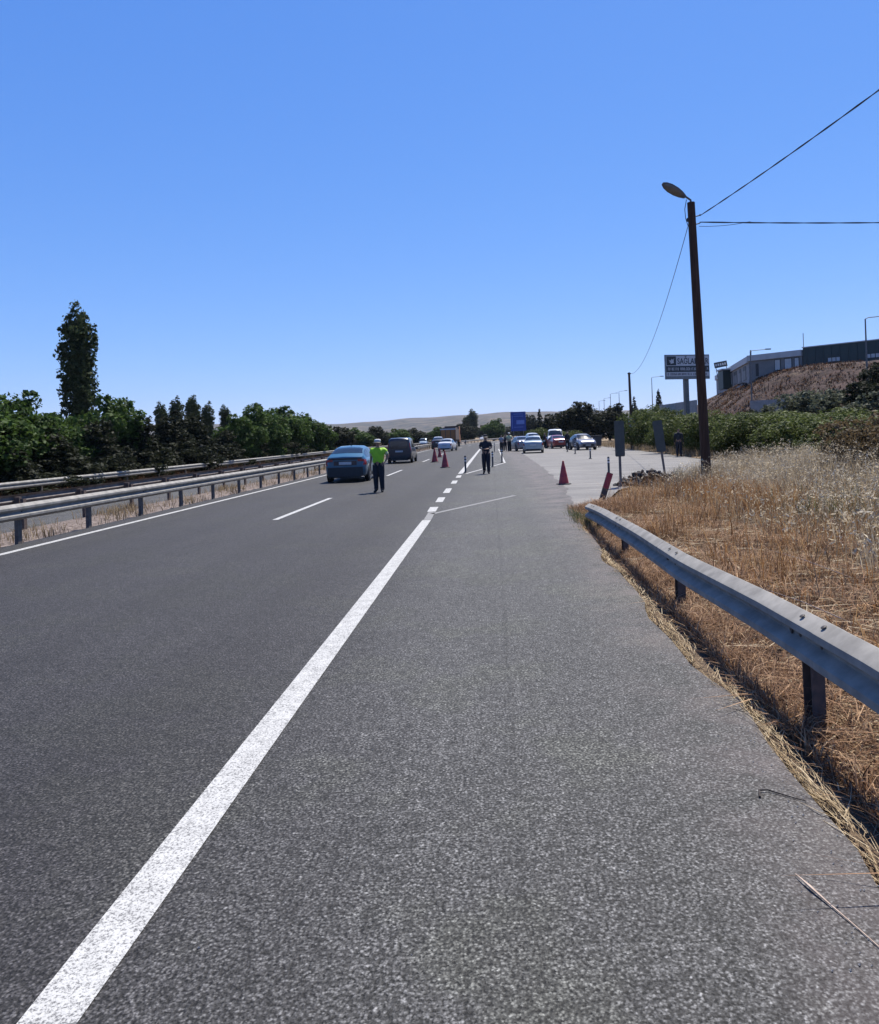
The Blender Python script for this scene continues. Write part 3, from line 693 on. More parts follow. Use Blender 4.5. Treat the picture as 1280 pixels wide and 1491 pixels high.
def lay(name, label, XY, h, mat, **kw):
    Z = ground_z(XY[:, 0], XY[:, 1])
    o = link(name, blades(name, XY, Z, h, r, M[mat], **kw)); tag(o, label, 'grass', kind='stuff'); return o
# cut straw lying along the asphalt edge
n = 8500; y = 1.5 + 16 * r.uniform(0, 1, n) ** 1.9; ex = np.array([edge_r(q) for q in y]); x = ex + .045 + r.normal(0, .05, n) * (1 + .3 * np.sin(y * 3)) ; k = (np.sin(y * 2.1) + np.sin(y * 5.3 + 1) > -.7 + 1.5 * r.uniform(-1, 1, n)) & (r.uniform(0, 1, n) < .35 + .65 * patch(x * 3, y, 2.7, 5))
XY = np.stack([x, y], 1)[k]
lay('straw_litter', 'pale cut straw lying along the edge of the asphalt', XY, r.uniform(.08, .34, len(XY)), 'straw', flat=True, dirn=1.64, width=.0026, base=.014, spread=.3, tint=.55)
# matted brown grass round and behind the rail
XY = scatter(150000, 1.7, 6.5, 2.2, 26, r, lambda x, y: .12 + .88 * patch(x, y, 3.1, 2) ** 1.5)
lay('matted_dry_grass', 'matted reddish brown dry grass behind the right guard rail', XY, r.uniform(.05, .34, len(XY)) * (.45 + 1.1 * patch(XY[:, 0], XY[:, 1], 1.7, 5) ** 2), 'drybrown', lean=1.5, width=.0042, curl=1.0)
XY = scatter(42000, 1.75, 7.5, 2.2, 27, r, lambda x, y: .15 + .85 * patch(x, y, 2.3, 11) ** 2)
lay('fallen_straw', 'pale fallen stalks lying on the matted dry grass', XY, r.uniform(.08, .42, len(XY)), 'straw', flat=True, width=.0036, base=.06)
# upright orange tuft near the foot of the pole
XY = scatter(80000, 2.6, 9.5, 5, 24.5, r, lambda x, y: np.clip(1.3 * np.exp(-((x - 5.6) / .8) ** 2 - ((y - 17.2) / 2.6) ** 2) + .7 * patch(x, y, 1.9, 7) ** 3, 0, 1))
lay('orange_dry_grass', 'upright orange brown grass in front of the pole foot', XY, r.uniform(.15, .72, len(XY)) * np.clip(.35 + .05 * XY[:, 1], .4, 1.05), 'dryorange', lean=.5, width=.004)
# pale wild oats
XY = scatter(140000, 4.2, 13.5, 7.5, 31, r, lambda x, y: np.clip((x - 2.9 - .08 * (y - 8)) / 3.2, 0, 1) * (.15 + .85 * patch(x, y, 1.6, 9) ** 1.5))
H = r.uniform(.3, 1.05, len(XY)) * np.clip(.45 + .1 * (XY[:, 0] - 3.5), .35, 1.2) * (.55 + .6 * patch(XY[:, 0], XY[:, 1], 1.3, 14)) * (1 + .4 * np.exp(-((XY[:, 0] - 8.6) / 2.2) ** 2 - ((XY[:, 1] - 21) / 5) ** 2))
lay('wild_oats', 'tall pale wild oats on the right between the road and the hedge', XY, H, 'oat', lean=.3, width=.0042, tint=.55 * patch(XY[:, 0], XY[:, 1], .7, 3) + .2)
# nodding oat heads on top of the stalks
k = r.uniform(0, 1, len(XY)) < .26; Q = XY[k]; HZ = H[k] * r.uniform(.75, 1.05, k.sum())
nn = 4; P = np.repeat(np.column_stack([Q, ground_z(Q[:, 0], Q[:, 1]) + HZ]), nn, 0) + r.normal(0, 1, (len(Q) * nn, 3)) * np.array([.05, .05, .045])
o = link('oat_heads', leaves('oat_heads', P, .027, r, M['oat'], tint=r.uniform(.7, 1, len(P)), aspect=.3)); tag(o, 'fluffy pale seed heads on the wild oats', 'grass', kind='stuff')
# green weeds among the oats, and at the rail end
XY = scatter(26000, 5.5, 13, 9, 29, r, lambda x, y: np.clip(2 * patch(x, y, .6, 12) - 1.1, 0, 1))
lay('green_weeds', 'green weeds growing between the pale oats', XY, r.uniform(.2, .65, len(XY)), 'weed', lean=.5, width=.008)
XY = np.stack([r.normal(1.78, .12, 900), r.normal(14.8, .8, 900)], 1)
lay('rail_end_weeds', 'short olive weeds round the sunken end of the right guard rail', XY, r.uniform(.08, .3, len(XY)), 'weed', lean=.7, width=.004)
XY = np.stack([r.uniform(1.72, 3.3, 9000), 17.2 + r.normal(0, .75, 9000)], 1); XY = XY[XY[:, 1] < 16.6 + 1.1 * (XY[:, 0] - 1.2)]
lay('yard_edge_grass', 'dry grass creeping over the near corner of the pale yard', XY, r.uniform(.05, .26, len(XY)), 'drybrown', lean=1.0, width=.0045, base=.02)
# shaggy growth on the near side of the rail, under it
XY = scatter(30000, 1.64, 2.1, 1.8, 15, r, lambda x, y: .15 + .85 * patch(x, y, 3.7, 6))
lay('rail_foot_grass', 'tangled dry grass under the right guard rail', XY, r.uniform(.06, .24, len(XY)), 'drybrown', lean=1.0, width=.0028)
# median weeds
n = 26000; x = r.uniform(-11.1, -9.1, n); y = 9 + 120 * r.uniform(0, 1, n) ** 1.8; k = r.uniform(0, 1, n) < np.clip(2.4 * patch(x, y, .9, 4) - 1.0, .05, 1)
XY = np.stack([x, y], 1)[k]
lay('median_dry_grass', 'sparse dry olive grass on the gravel median between the rails', XY, r.uniform(.08, .34, len(XY)), 'oat', lean=.6, width=.006, tint=.12)
n = 60000; x = -20.9 - 7 * r.uniform(0, 1, n) ** 1.5; y = 20 + 130 * r.uniform(0, 1, n); XY = np.stack([x, y], 1)
lay('verge_dry_grass', 'dark dry grass under the trees beyond the far left rail', XY, r.uniform(.2, .6, n), 'drybrown', lean=.5, width=.01, tint=.1)
n = 30000; x = 12 + 16 * r.uniform(0, 1, n); y = 20 + 75 * r.uniform(0, 1, n); XY = np.stack([x, y], 1)
lay('slope_foot_grass', 'dry grass between the hedge and the brown slope', XY, r.uniform(.2, .7, n), 'oat', lean=.5, width=.012, tint=.2)
n = 90000; x = 26 + 24 * r.uniform(0, 1, n); y = 45 + 85 * r.uniform(0, 1, n); k = r.uniform(0, 1, n) < patch(x, y, 1.3, 8) ** 2; XY = np.stack([x, y], 1)[k]
lay('slope_scrub', 'low brown scrub scattered over the slope below the warehouse', XY, r.uniform(.15, .45, len(XY)), 'drybrown', lean=.9, width=.05, tint=.0)
# single long stalks and a twig that catch the eye
def stalk(name, label, pts, rad, mat):
    m = MB().tube(pts, rad, 5); o = m.build(name, M[mat], None, True); tag(o, label, 'twig')
M['twig'] = pmat('twig_dark', (.03, .022, .02), None, 20, .9); M['stalkpale'] = pmat('stalk_pale', (.55, .43, .33), (.42, .31, .23), 20, .8)
stalk('twig', 'thin dark hooked twig lying on the asphalt near its right edge', [(1.20, 3.50, .006), (1.215, 3.555, .012), (1.26, 3.56, .008), (1.33, 3.50, .006), (1.395, 3.445, .006)], [.006, .004, .0035, .003, .002], 'twig')
stalk('dry_stalk', 'long pale dry stalk lying on the asphalt at the lower right edge', [(1.115, 2.885, .012), (1.135, 2.80, .014), (1.165, 2.70, .008), (1.2, 2.58, .006), (1.235, 2.44, .006)], [.001, .006, .003, .0022, .002], 'stalkpale')
for i, (x, y, dx, dy, dz, L, lab) in enumerate([(3.05, 6.4, -.7, .7, .25, .9, 'long pale stalk leaning over the brown grass in the middle'), (3.9, 8.2, -.6, .9, .2, 1.0, 'long pale stalk lying behind the first long one'), (4.9, 9.5, .9, -.4, .35, 1.0, 'long pale stalk rising near the right edge'), (3.2, 7.4, .1, .5, .55, .7, 'dark dry stem standing in the brown grass')]):
    z = float(ground_z(x, y)) + .06; stalk('dry_stalk', lab, [(x, y, z), (x + dx * L * .5, y + dy * L * .5, z + dz * L * .6), (x + dx * L, y + dy * L, z + dz * L)], [.005, .004, .0015], 'stalkpale' if i < 3 else 'twig')

# ------------------------------------------------------------------ buildings on the plateau
def wallpanel(root, name, A, B, z0, z1, t, mat):
    """upright slab from A to B (x, y), thickness t behind its face"""
    A = Vector((*A, 0)); B = Vector((*B, 0)); d = (B - A).normalized(); n = Vector((d.y, -d.x, 0)); L = (B - A).length
    X = Matrix(((d.x, -n.x, 0, A.x), (d.y, -n.y, 0, A.y), (0, 0, 1, 0), (0, 0, 0, 1)))
    m = MB().box(0, L, 0, t, z0, z1, X); 
    return m.build(name, mat, root), X, L
def warehouse():
    root = empty('warehouse', (0, 0, 0)); tag(root, 'dark green clad warehouse on the plateau at the right edge', 'warehouse')
    A, B = (47.6, 113), (76, 84.5); z0, z1 = 8.5, 13.25
    # the cladding: one panel per sheet width so that their joints show
    _, X, L = wallpanel(root, 'wall', A, B, z0, z1, 9, M['greenclad'])
    n = int(L / 1.2)
    seam = MB().box(-.03, .03, -.05, -.003, z0, z1 - .12)
    me = seam.mesh('cladding_rib', M['greenclad'])
    for k in range(n):
        o = link('cladding_rib', me, root); o.matrix_world = X @ Matrix.Translation((k * 1.2 + .6, 0, 0))
    MB().box(-.1, L + .1, -.14, 9.1, z1, z1 + .14, X).build('roof_edge', M['roofgrey'], root)
    for k, u in enumerate((3.6, 9.0, 15.2, 21.5, 27.5)):
        w_ = MB().box(u, u + 1.9, -.06, -.004, 10.75, 11.45, X).build('window', M['black'], root)
        for q in range(3): MB().box(u + .1 + q * .6, u + .58 + q * .6, -.075, -.062, 10.83, 11.37, X).build('pane', M['winlight'], w_)
    MB().tube([(47.9, 113.4, z1), (47.9, 113.4, z1 + 2.3)], .05, 6).build('antenna', M['lampgrey'], root)
def grey_building():
    root = empty('office_building', (0, 0, 0)); tag(root, 'low grey building with pale windows adjoining the left end of the warehouse', 'building')
    A, B = (41.8, 119.6), (47.5, 113.1); z0, z1 = 8.5, 13.0
    _, X, L = wallpanel(root, 'wall', A, B, z0, z1 - .9, 8, M['greyclad'])
    MB().box(-.3, L - .01, -.35, 8.2, z1 - .9, z1, X).build('fascia', M['roofgrey'], root)
    for u, w_ in ((4.3, .8), (5.9, 1.05), (7.5, .6)):
        f = MB().box(u - .1, u + w_ + .1, -.05, -.004, 10.2, 11.95, X).build('window', M['black'], root); MB().box(u, u + w_, -.07, -.054, 10.3, 11.85, X).build('pane', M['winlight'], f)
    MB().box(1.0, 1.5, -.04, -.004, 9.6, 11.6, X).build('door', M['black'], root)
    C_, D_ = (49.5, 163), (41.7, 119.8)
    _, X2, L2 = wallpanel(root, 'side_wall', C_, D_, z0, z1 - 1.1, 8, M['concrete'])
    MB().box(0, L2, -.3, 8, z1 - 1.1, z1 - .1, X2).build('side_fascia', M['roofgrey'], root)
    for u, w_ in ((6, 4), (14, 5), (23, 2.2), (27, 4), (33.5, 2.2), (38, 3)):
        MB().box(u, u + w_, -.05, -.004, 9.3, 11.6, X2).build('opening', M['black'], root)
        MB().box(u + .15, u + w_ - .15, -.07, -.055, 9.4, 10.9, X2).build('shutter', M['greyclad'], root)
    MB().tube([(42.5, 121, z1), (42.5, 121, z1 + 1.0)], .12, 6).build('vent_pipe', M['lampgrey'], root)
warehouse(); grey_building()
def small_sign():
    root = empty('roof_sign', (46.4, 148, 11.2)); tag(root, 'small dark sign on posts between the billboard and the grey building', 'sign')
    MB().box(-1.6, 1.6, -.08, .08, 3.2, 4.7).build('panel', M['ink'], root)
    for q in range(5): MB().box(-1.35 + q * .56, -.98 + q * .56, -.1, -.082, 3.65, 4.25).build('letter', M['white'], root)
    for x in (-1.3, 1.3): MB().tube([(x, 0, -.3), (x, 0, 3.2)], .09, 6).build('post', M['lampgrey'], root)
    root.rotation_euler.y = R(-9); root.scale = (.8, .8, .75)
small_sign()
def kiosk():
    root = empty('kiosk', (45.5, 139, 9.8)); tag(root, 'dark green flat roofed kiosk on the plateau right of the billboard', 'kiosk')
    MB().box(-2, 2, 0, 3, -1, 2.5).build('wall', M['greenclad'], root); MB().box(-2.3, 2.3, -.4, 3.2, 2.5, 2.75).build('roof', M['roofgrey'], root)
    MB().box(-.5, .4, -.05, -.003, -.2, 1.9).build('door', M['winlight'], root)
kiosk()
def conc_wall(label, pts, z0, z1, grp):
    root = empty('concrete_wall', (*pts[0], z0)); tag(root, label, 'wall', grp)
    for a, b in zip(pts, pts[1:]):
        A = Vector((*a, 0)); B = Vector((*b, 0)); n = max(1, int((B - A).length / 3.0))
        for k in range(n):
            p = A + (B - A) * (k / n); q = A + (B - A) * ((k + 1) / n - .004); d = (q - p).normalized(); t = Vector((-d.y, d.x, 0)) * .25
            o = Vector((*pts[0], z0)); zz = z1 + random.uniform(-.02, .02)
            vs = [p - o, q - o, q + t - o, p + t - o]; m = MB()
            m.add([(v.x, v.y, -.8) for v in vs] + [(v.x, v.y, zz - z0) for v in vs], [(0, 3, 2, 1), (4, 5, 6, 7), (0, 1, 5, 4), (1, 2, 6, 5), (2, 3, 7, 6), (3, 0, 4, 7)])
            m.build('panel', M['concrete'], root)
conc_wall('pale concrete wall behind the mast of the billboard', [(27.6, 122), (28.6, 104)], 1.0, 5.6, 'concrete walls at the foot of the slope')
conc_wall('low concrete wall right of the dark round shrub', [(26.6, 76.5), (29.4, 73.5)], 1.3, 4.3, 'concrete walls at the foot of the slope')
conc_wall('low pale kerb wall among the olive trees on the slope', [(22.3, 62), (25.2, 52)], .6, 2.35, 'concrete walls at the foot of the slope')

# ------------------------------------------------------------------ billboard
FONT = None
def text(body, size, x, y, z, parent, mat, bold=.0, ext=.012, align='LEFT', fit=None):
    cu = bpy.data.curves.new('lettering', 'FONT'); cu.body = body; cu.size = size; cu.extrude = ext; cu.offset = bold; cu.align_x = align; cu.materials.append(mat); cu.resolution_u = 3
    o = bpy.data.objects.new('lettering', cu); C.objects.link(o)
    dg = bpy.context.evaluated_depsgraph_get(); me = bpy.data.meshes.new_from_object(o.evaluated_get(dg)); bpy.data.objects.remove(o)
    o = link('lettering', me, parent, (x, y, z)); o.rotation_euler = (R(90), 0, 0)
    if fit: o.scale.x = fit / (max(v.co.x for v in me.vertices) - min(v.co.x for v in me.vertices))
    return o
def blocks(root, x0, x1, y0, y1, z0, z1, mat, seed):
    # a line of lettering too small to read: uneven upright strokes and bars
    rr = random.Random(seed); x = x0; m = MB()
    while x < x1:
        if rr.random() < .12: x += .16; continue
        wd = rr.choice((.1, .13, .15)); st = .035; m.box(x, x + st, y0, y1, z0, z1)
        if rr.random() < .6: m.box(x + wd - st, x + wd, y0, y1, z0, z1)
        for q in rr.sample((z0, (z0 + z1) / 2 - st / 2, z1 - st), 2): m.box(x + st, x + wd - st, y0 + .001, y1, q, q + st)
        x += wd + .05
    tag(m.build('lettering', mat, root), kind='stuff')
def billboard():
    root = empty('billboard', (22.3, 84, .6), rot=(0, 0, R(14))); tag(root, 'large white and dark billboard on a grey mast behind the leaning lamp pole', 'billboard')
    z = 6.65; W_ = 2.72
    MB().box(-W_, W_, -.12, .16, z, z + 2.75).build('panel', M['bbframe'], root)
    MB().box(-W_ + .08, W_ - .08, -.135, -.122, z + 1.5, z + 2.62).build('sheet', M['white'], root)
    MB().box(-W_ + .12, -W_ + 1.28, -.15, -.137, z + 1.56, z + 2.56).build('emblem_field', M['ink'], root)
    # white bird-like leaf emblem in the dark square
    em = MB(); P = [(-.36, .12), (-.1, .02), (.05, .22), (.2, .1), (.36, .3), (.26, -.02), (.3, -.24), (.06, -.3), (-.12, -.36), (-.06, -.2), (-.3, -.12), (-.14, -.06)]
    em.prism(P, -.17, -.152); o = em.build('emblem', M['white'], root); o.location = (-W_ + .7, 0, z + 2.06)
    text('SAĞLAMLAR', .93, -W_ + 1.42, -.137, z + 1.7, root, M['ink'], .014, fit=3.9)
    MB().box(-W_ + .08, W_ - .08, -.15, -.122, z + .82, z + 1.46).build('band', M['ink'], root)
    blocks(root, -W_ + .25, W_ - .3, -.165, -.152, z + .98, z + 1.3, M['white'], 3)
    MB().box(-W_ + .08, W_ - .08, -.14, -.122, z + .34, z + .78).build('strip', M['white'], root)
    blocks(root, -W_ + .2, W_ - .25, -.155, -.142, z + .44, z + .68, M['ink'], 8)
    MB().box(-.28, .22, .17, .6, -1.2, z + 1.6).build('mast', M['lampgrey'], root)
    for zz in (z + .3, z + 2.3): MB().box(-W_ + .1, W_ - .1, .16, .3, zz - .08, zz + .08).build('rail', M['lampgrey'], root)
billboard()

# ------------------------------------------------------------------ street lamps and utility poles
def street_lamp(x, y, top, arm, label, group='street lamps along the service road'):
    z = float(ground_z(x, y)); root = empty('street_lamp', (x, y, z)); tag(root, label, 'street lamp', group); h = top - z
    MB().tube([(0, 0, -.2), (0, 0, h * .5), (0, 0, h)], [.1, .085, .055], 8).build('pole', M['lampgrey'], root, True)
    MB().tube([(0, 0, h - .02), (arm * .15, 0, h + .1), (arm, 0, h + .2)], .035, 6).build('arm', M['lampgrey'], root, True)
    MB().box(arm - .08, arm + .55 if arm > 0 else arm + .08, -.14, .14, h + .16, h + .28).build('lamp_head', M['lampgrey'], root) if arm > 0 else MB().box(arm - .55, arm + .08, -.14, .14, h + .16, h + .28).build('lamp_head', M['lampgrey'], root)
street_lamp(31.4, 62, 10.3, 1.7, 'tall street lamp at the right edge in front of the warehouse')
street_lamp(31.2, 89, 10.6, 1.9, 'street lamp in front of the grey building on the slope')
street_lamp(30.4, 140, 11.4, 1.7, 'street lamp just left of the billboard')
for i, (x, y, t) in enumerate([(31.6, 183, 11.2), (33, 205, 11.8), (33.8, 222, 11.3), (35.2, 242, 11.4)]):
    street_lamp(x, y, t, .01 if i == 9 else 1.5, ['thin far street lamp nearest to the left of the far utility pole', 'second thin street lamp left of the far utility pole', 'third thin street lamp left of the far utility pole', 'leftmost thin street lamp above the dark spreading tree'][i])
def lamp_pole():
    root = empty('lamp_pole', (6.82, 23.8, -.06)); tag(root, 'leaning dark wooden pole with a street lamp on top in the dry grass', 'utility pole')
    MB().tube([(.02, 0, -.4), (0, 0, 0), (-.1, .0, 4.5), (-.2, 0, 9.0)], [.165, .155, .14, .12], 12).build('pole', M['wood'], root, True)
    MB().tube([(-.19, 0, 8.75), (-.21, 0, 9.08), (-.46, -.05, 9.24)], .035, 8).build('bracket', M['lampgrey'], root, True)
    # lamp: flattened spindle, lens below
    d = Vector((-.86, -.1, .5)).normalized(); a = Vector((-.38, -.03, 9.17)); n = Vector((.25, .8, .6)); n = (n - d * n.dot(d)).normalized(); sdir = n.cross(d)
    def spindle(sc, o0, o1, flat_lo, flat_hi):
        rows = []
        for t, wd in ((0, .35), (.06, .5), (.2, .78), (.42, 1.0), (.68, 1.0), (.88, .74), (1.0, .3)):
            ring = []
            for k in range(13):
                an = 2 * math.pi * k / 12; cc, ss = math.cos(an), math.sin(an)
                ring.append(a + d * (o0 + (o1 - o0) * t) + sdir * cc * .17 * wd * sc + n * ss * (flat_hi if ss > 0 else flat_lo) * wd)
            rows.append(ring)
        m = MB().grid(rows); m.add([rows[0][k] for k in range(12)], [tuple(range(12))]); m.add([rows[-1][k] for k in range(12)], [tuple(range(12))[::-1]]); return m
    h = spindle(.88, 0, .86, .03, .09).build('lamp_head', M['lampgrey'], root, True); spindle(.72, .15, .78, .07, -.02).build('lens', M['lens'], h, True)
    MB().tube([(-.34, .0, 9.1), (-.4, .02, 8.8), (-.38, .02, 8.5), (-.31, .02, 8.25)], .012, 5).build('feed_wire', M['wire'], root, True)
    for zz in (8.55, 8.3): MB().tube([(-.08, 0, zz), (.04, -.02, zz + .02), (.08, -.02, zz + .06)], .018, 6).build('hook', M['bolt'], root, True)
    MB().box(-.35, -.28, -.05, .05, 8.4, 8.5).build('clamp', M['bolt'], root)
lamp_pole()
def wire(label, pts, rad, sag, parent_group='overhead wires', strands=2):
    a, b = Vector(pts[0]), Vector(pts[1]); N = 28; m = MB(); L = (b - a).length
    for s_ in range(strands):
        P = []
        for k in range(N * 3 + 1):
            t = k / (N * 3); p = a.lerp(b, t); p.z -= sag * 4 * t * (1 - t); ph = k * 1.1 + s_ * math.pi
            if strands > 1: p += Vector((math.cos(ph) * rad * .8, 0, math.sin(ph) * rad * .8))
            P.append(p)
        m.tube(P, rad, 5)
    o = m.build('overhead_wire', M['wire'], None, True); tag(o, label, 'wire', parent_group)
wire('twisted black cable rising from the lamp pole to the upper right', [(6.88, 23.76, 8.5), (10.9, -7, 9.75)], .012, .55)
wire('twisted black cable running level from the lamp pole to the right edge', [(6.88, 23.78, 8.3), (40, 25, 9.2)], .014, .55)
wire('short black tail of cable below the level one at the lamp pole', [(6.84, 23.75, 8.16), (8.5, 23.8, 8.27)], .008, .05, strands=1)
wire('thin black wire sagging from the lamp pole to the far utility pole', [(6.52, 23.9, 8.2), (12.62, 67.4, 6.85)], .011, 1.35, strands=1)
def far_pole():
    root = empty('utility_pole', (12.69, 67.5, -.1)); tag(root, 'far dark utility pole with a small red and white sign, left of the billboard', 'utility pole')
    MB().tube([(0, 0, -.3), (-.02, 0, 3.5), (-.06, 0, 7.05)], [.15, .13, .1], 10).build('pole', M['wood'], root, True)
    MB().box(-.2, .1, -.05, .05, 6.9, 7.0).build('cross_piece', M['wood'], root)
    MB().box(-.3, .3, -.17, -.15, 2.1, 2.9).build('notice', M['white'], root)
    MB().box(-.31, .31, -.185, -.172, 2.35, 2.48).build('red_band', M['red'], root); MB().box(-.31, .31, -.185, -.172, 2.7, 2.82).build('red_band', M['red'], root)
far_pole()

# ------------------------------------------------------------------ signs, markers, cones
def sign_back(label, x, y, lean, wd, z0, z1, rz):
    root = empty('road_sign', (x, y, -.05), rot=(0, R(lean), R(rz))); tag(root, label, 'road sign', 'backs of two road signs')
    MB().tube([(0, 0, -.35), (0, 0, z0 + .3), (0, 0, z1 - .05)], .042, 10).build('post', M['galv_old'], root, True)
    m = MB(); P = []; 
    for k in range(24):
        a = 2 * math.pi * k / 24; rr = .05; sx_, sz_ = math.copysign(1, math.cos(a)), math.copysign(1, math.sin(a))
        P.append((sx_ * (wd / 2 - rr) + math.cos(a) * rr, (z0 + z1) / 2 + sz_ * ((z1 - z0) / 2 - rr) + math.sin(a) * rr))
    m.prism(P, -.062, -.046); m.build('panel', M['signback'], root)
    for zz in (z0 + .22, z1 - .25): MB().box(-wd / 2 + .03, wd / 2 - .03, -.0455, -.02, zz - .025, zz + .025).build('stiffener', M['signback'], root)
sign_back('upright narrow road sign seen from behind, left of the rubble heap', 3.98, 23.3, 0, .31, .98, 2.1, 4)
sign_back('narrow road sign seen from behind, leaning over right of the rubble heap', 6.22, 26.9, -6.5, .34, .98, 2.12, -12)
def tilt_marker():
    root = empty('marker_board', (2.6, 18.3, -.1), rot=(R(-4), R(20), R(6))); tag(root, 'tilted red and rusty marker board at the sunken end of the right rail', 'marker board')
    m = MB().box(-.07, .07, -.03, .03, -.3, .86); m.build('board', M['rust'], root)
    MB().box(-.073, .073, -.036, -.0305, .46, .85).build('red_sheet', M['red'], root)
tilt_marker()
def delineator(label, x, y, h=.85, bands=True, lean=0, rad=.045):
    root = empty('delineator_post', (x, y, 0), rot=(0, R(lean), 0)); tag(root, label, 'delineator', 'flexible delineator posts')
    MB().lathe([(.1, 0), (.1, .03), (rad * 1.2, .05), (rad, .07), (rad, h - .03), (rad * .6, h)], 12).build('post', M['dgrey'], root, True)
    if bands:
        for z in (h * .66, h * .82): MB().lathe([(rad + .003, z), (rad + .003, z + .06)], 12).build('reflective_band', M['dwhite'], root, True)
delineator('dark delineator at the pointed corner of the painted island', -1.28, 34.9, .82)
delineator('dark delineator just right of the walking person', .0, 40.4, .86)
delineator('dark delineator at the right corner of the painted island', .58, 45.9, .9)
delineator('pale thin delineator behind the one right of the walking person', .22, 75, .95, rad=.04)
delineator('far delineator in the road left of the walking person', -5.2, 148, 1.0, rad=.09)
delineator('delineator in front of the left half of the grey car', 6.56, 59, .95)
delineator('delineator in front of the right half of the grey car', 6.25, 47.6, .75, rad=.05)
delineator('banded delineator standing behind the tilted marker board', 4.6, 29.6, .72)
delineator('delineator just left of the dark person at the grey car', 6.65, 66, .8)
def cone(label, x, y, h, z=0.0, far=False):
    root = empty('traffic_cone', (x, y, z), random.uniform(0, 1)); tag(root, label, 'traffic cone', 'red traffic cones')
    b = .19 * h / .75; n = 20
    base = MB(); base.lathe([(b * 1.25, 0), (b * 1.28, .012), (b * 1.2, .035), (b * .95, .04)], 8); base.build('base', M['rubber'], root)
    cr = lambda t: b * .86 * (1 - t) + .028 * t
    MB().lathe([(cr(0), .04), (cr(.5), .04 + (h - .04) * .5), (cr(1), h - .01), (cr(1) * .6, h)], n).build('cone_body', M['cone'], root, True)
    for t0, t1 in ((.3, .44), (.62, .74)): MB().lathe([(cr(t0) + .003, .04 + (h - .04) * t0), (cr(t1) + .003, .04 + (h - .04) * t1)], n).build('reflective_band', M['conewhite'] if far else M['red'], root, True)
cone('red traffic cone on the pale yard, nearest to us on the right', 2.37, 25.1, .8, -.006)
cone('nearest red cone standing between the two lanes of traffic', -2.67, 41.7, .95)
cone('red cone left of the nearest one in the road', -3.98, 51.3, .98)
cone('small far red cone in the road behind the two nearer ones', -4.45, 63, .78)
def heap():
    rr = np.random.default_rng(5); m = MB()
    for k in range(300):
        a = rr.uniform(0, 6.28); q = rr.uniform(0, 1) ** .6; x = 1.15 * q * math.cos(a); y = .8 * q * math.sin(a); hh = .42 * (1 - q ** 2) * (1 + .3 * math.sin(a * 3)); s_ = rr.uniform(.04, .12)
        bm = bmesh.new(); bmesh.ops.create_icosphere(bm, subdivisions=1, radius=s_)
        for v in bm.verts: v.co *= rr.uniform(.65, 1.25)
        off = Vector((x, y, max(.0, hh * rr.uniform(.4, 1)) + s_ * .3)); idx = {v: i for i, v in enumerate(bm.verts)}
        m.add([v.co + off for v in bm.verts], [tuple(idx[v] for v in f.verts) for f in bm.faces]); bm.free()
    o = m.build('rubble_heap', M['rock'], None, loc=(5.0, 23.7, -.06)); tag(o, 'low heap of dark rubble between the two sign backs', 'rubble', kind='stuff')
    n = 40; 
    for k in range(n): pass
heap()
def pebbles():
    rr = np.random.default_rng(9); m = MB()
    for k in range(420):
        y = 2 + 14 * rr.uniform() ** 1.6; x = edge_r(y) - abs(rr.normal(0, .16)) - .02
        if rr.uniform() < .12: x = rr.uniform(-1.2, 1.4)
        s_ = rr.uniform(.002, .006); p = Vector((x, y, s_ * .4 + .001))
        m.add([p + Vector((s_, 0, 0)), p + Vector((-s_ * .7, s_ * .8, 0)), p + Vector((-s_ * .6, -s_ * .9, 0)), p + Vector((.1 * s_, 0, s_ * .9))], [(0, 1, 3), (1, 2, 3), (2, 0, 3)])
    o = m.build('loose_grit', M['concrete'], None); tag(o, 'fine loose grit along the right edge of the asphalt', 'grit', kind='stuff')
pebbles()
def blue_sign():
    root = empty('direction_sign', (4.35, 120, 0)); tag(root, 'big blue direction sign on posts beyond the parked silver cars', 'road sign')
    p = MB().box(-1.22, 1.22, -.05, .05, 2.2, 5.3).build('panel', M['bluesign'], root)
    MB().box(-.3, .98, -.066, -.052, 3.3, 3.95).build('inset', M['bluesign2'], p)
    MB().box(-1.0, -.92, -.06, -.052, 2.6, 4.7).build('arrow_line', M['bluesign2'], p)
    for z in (4.9, 4.55, 2.8): MB().box(-.7, .8, -.06, -.052, z, z + .07).build('text_line', M['bluesign2'], p)
    for x in (-.8, .8): MB().tube([(x, .1, -.3), (x, .1, 5.2)], .07, 8).build('post', M['lampgrey'], root, True)
blue_sign()

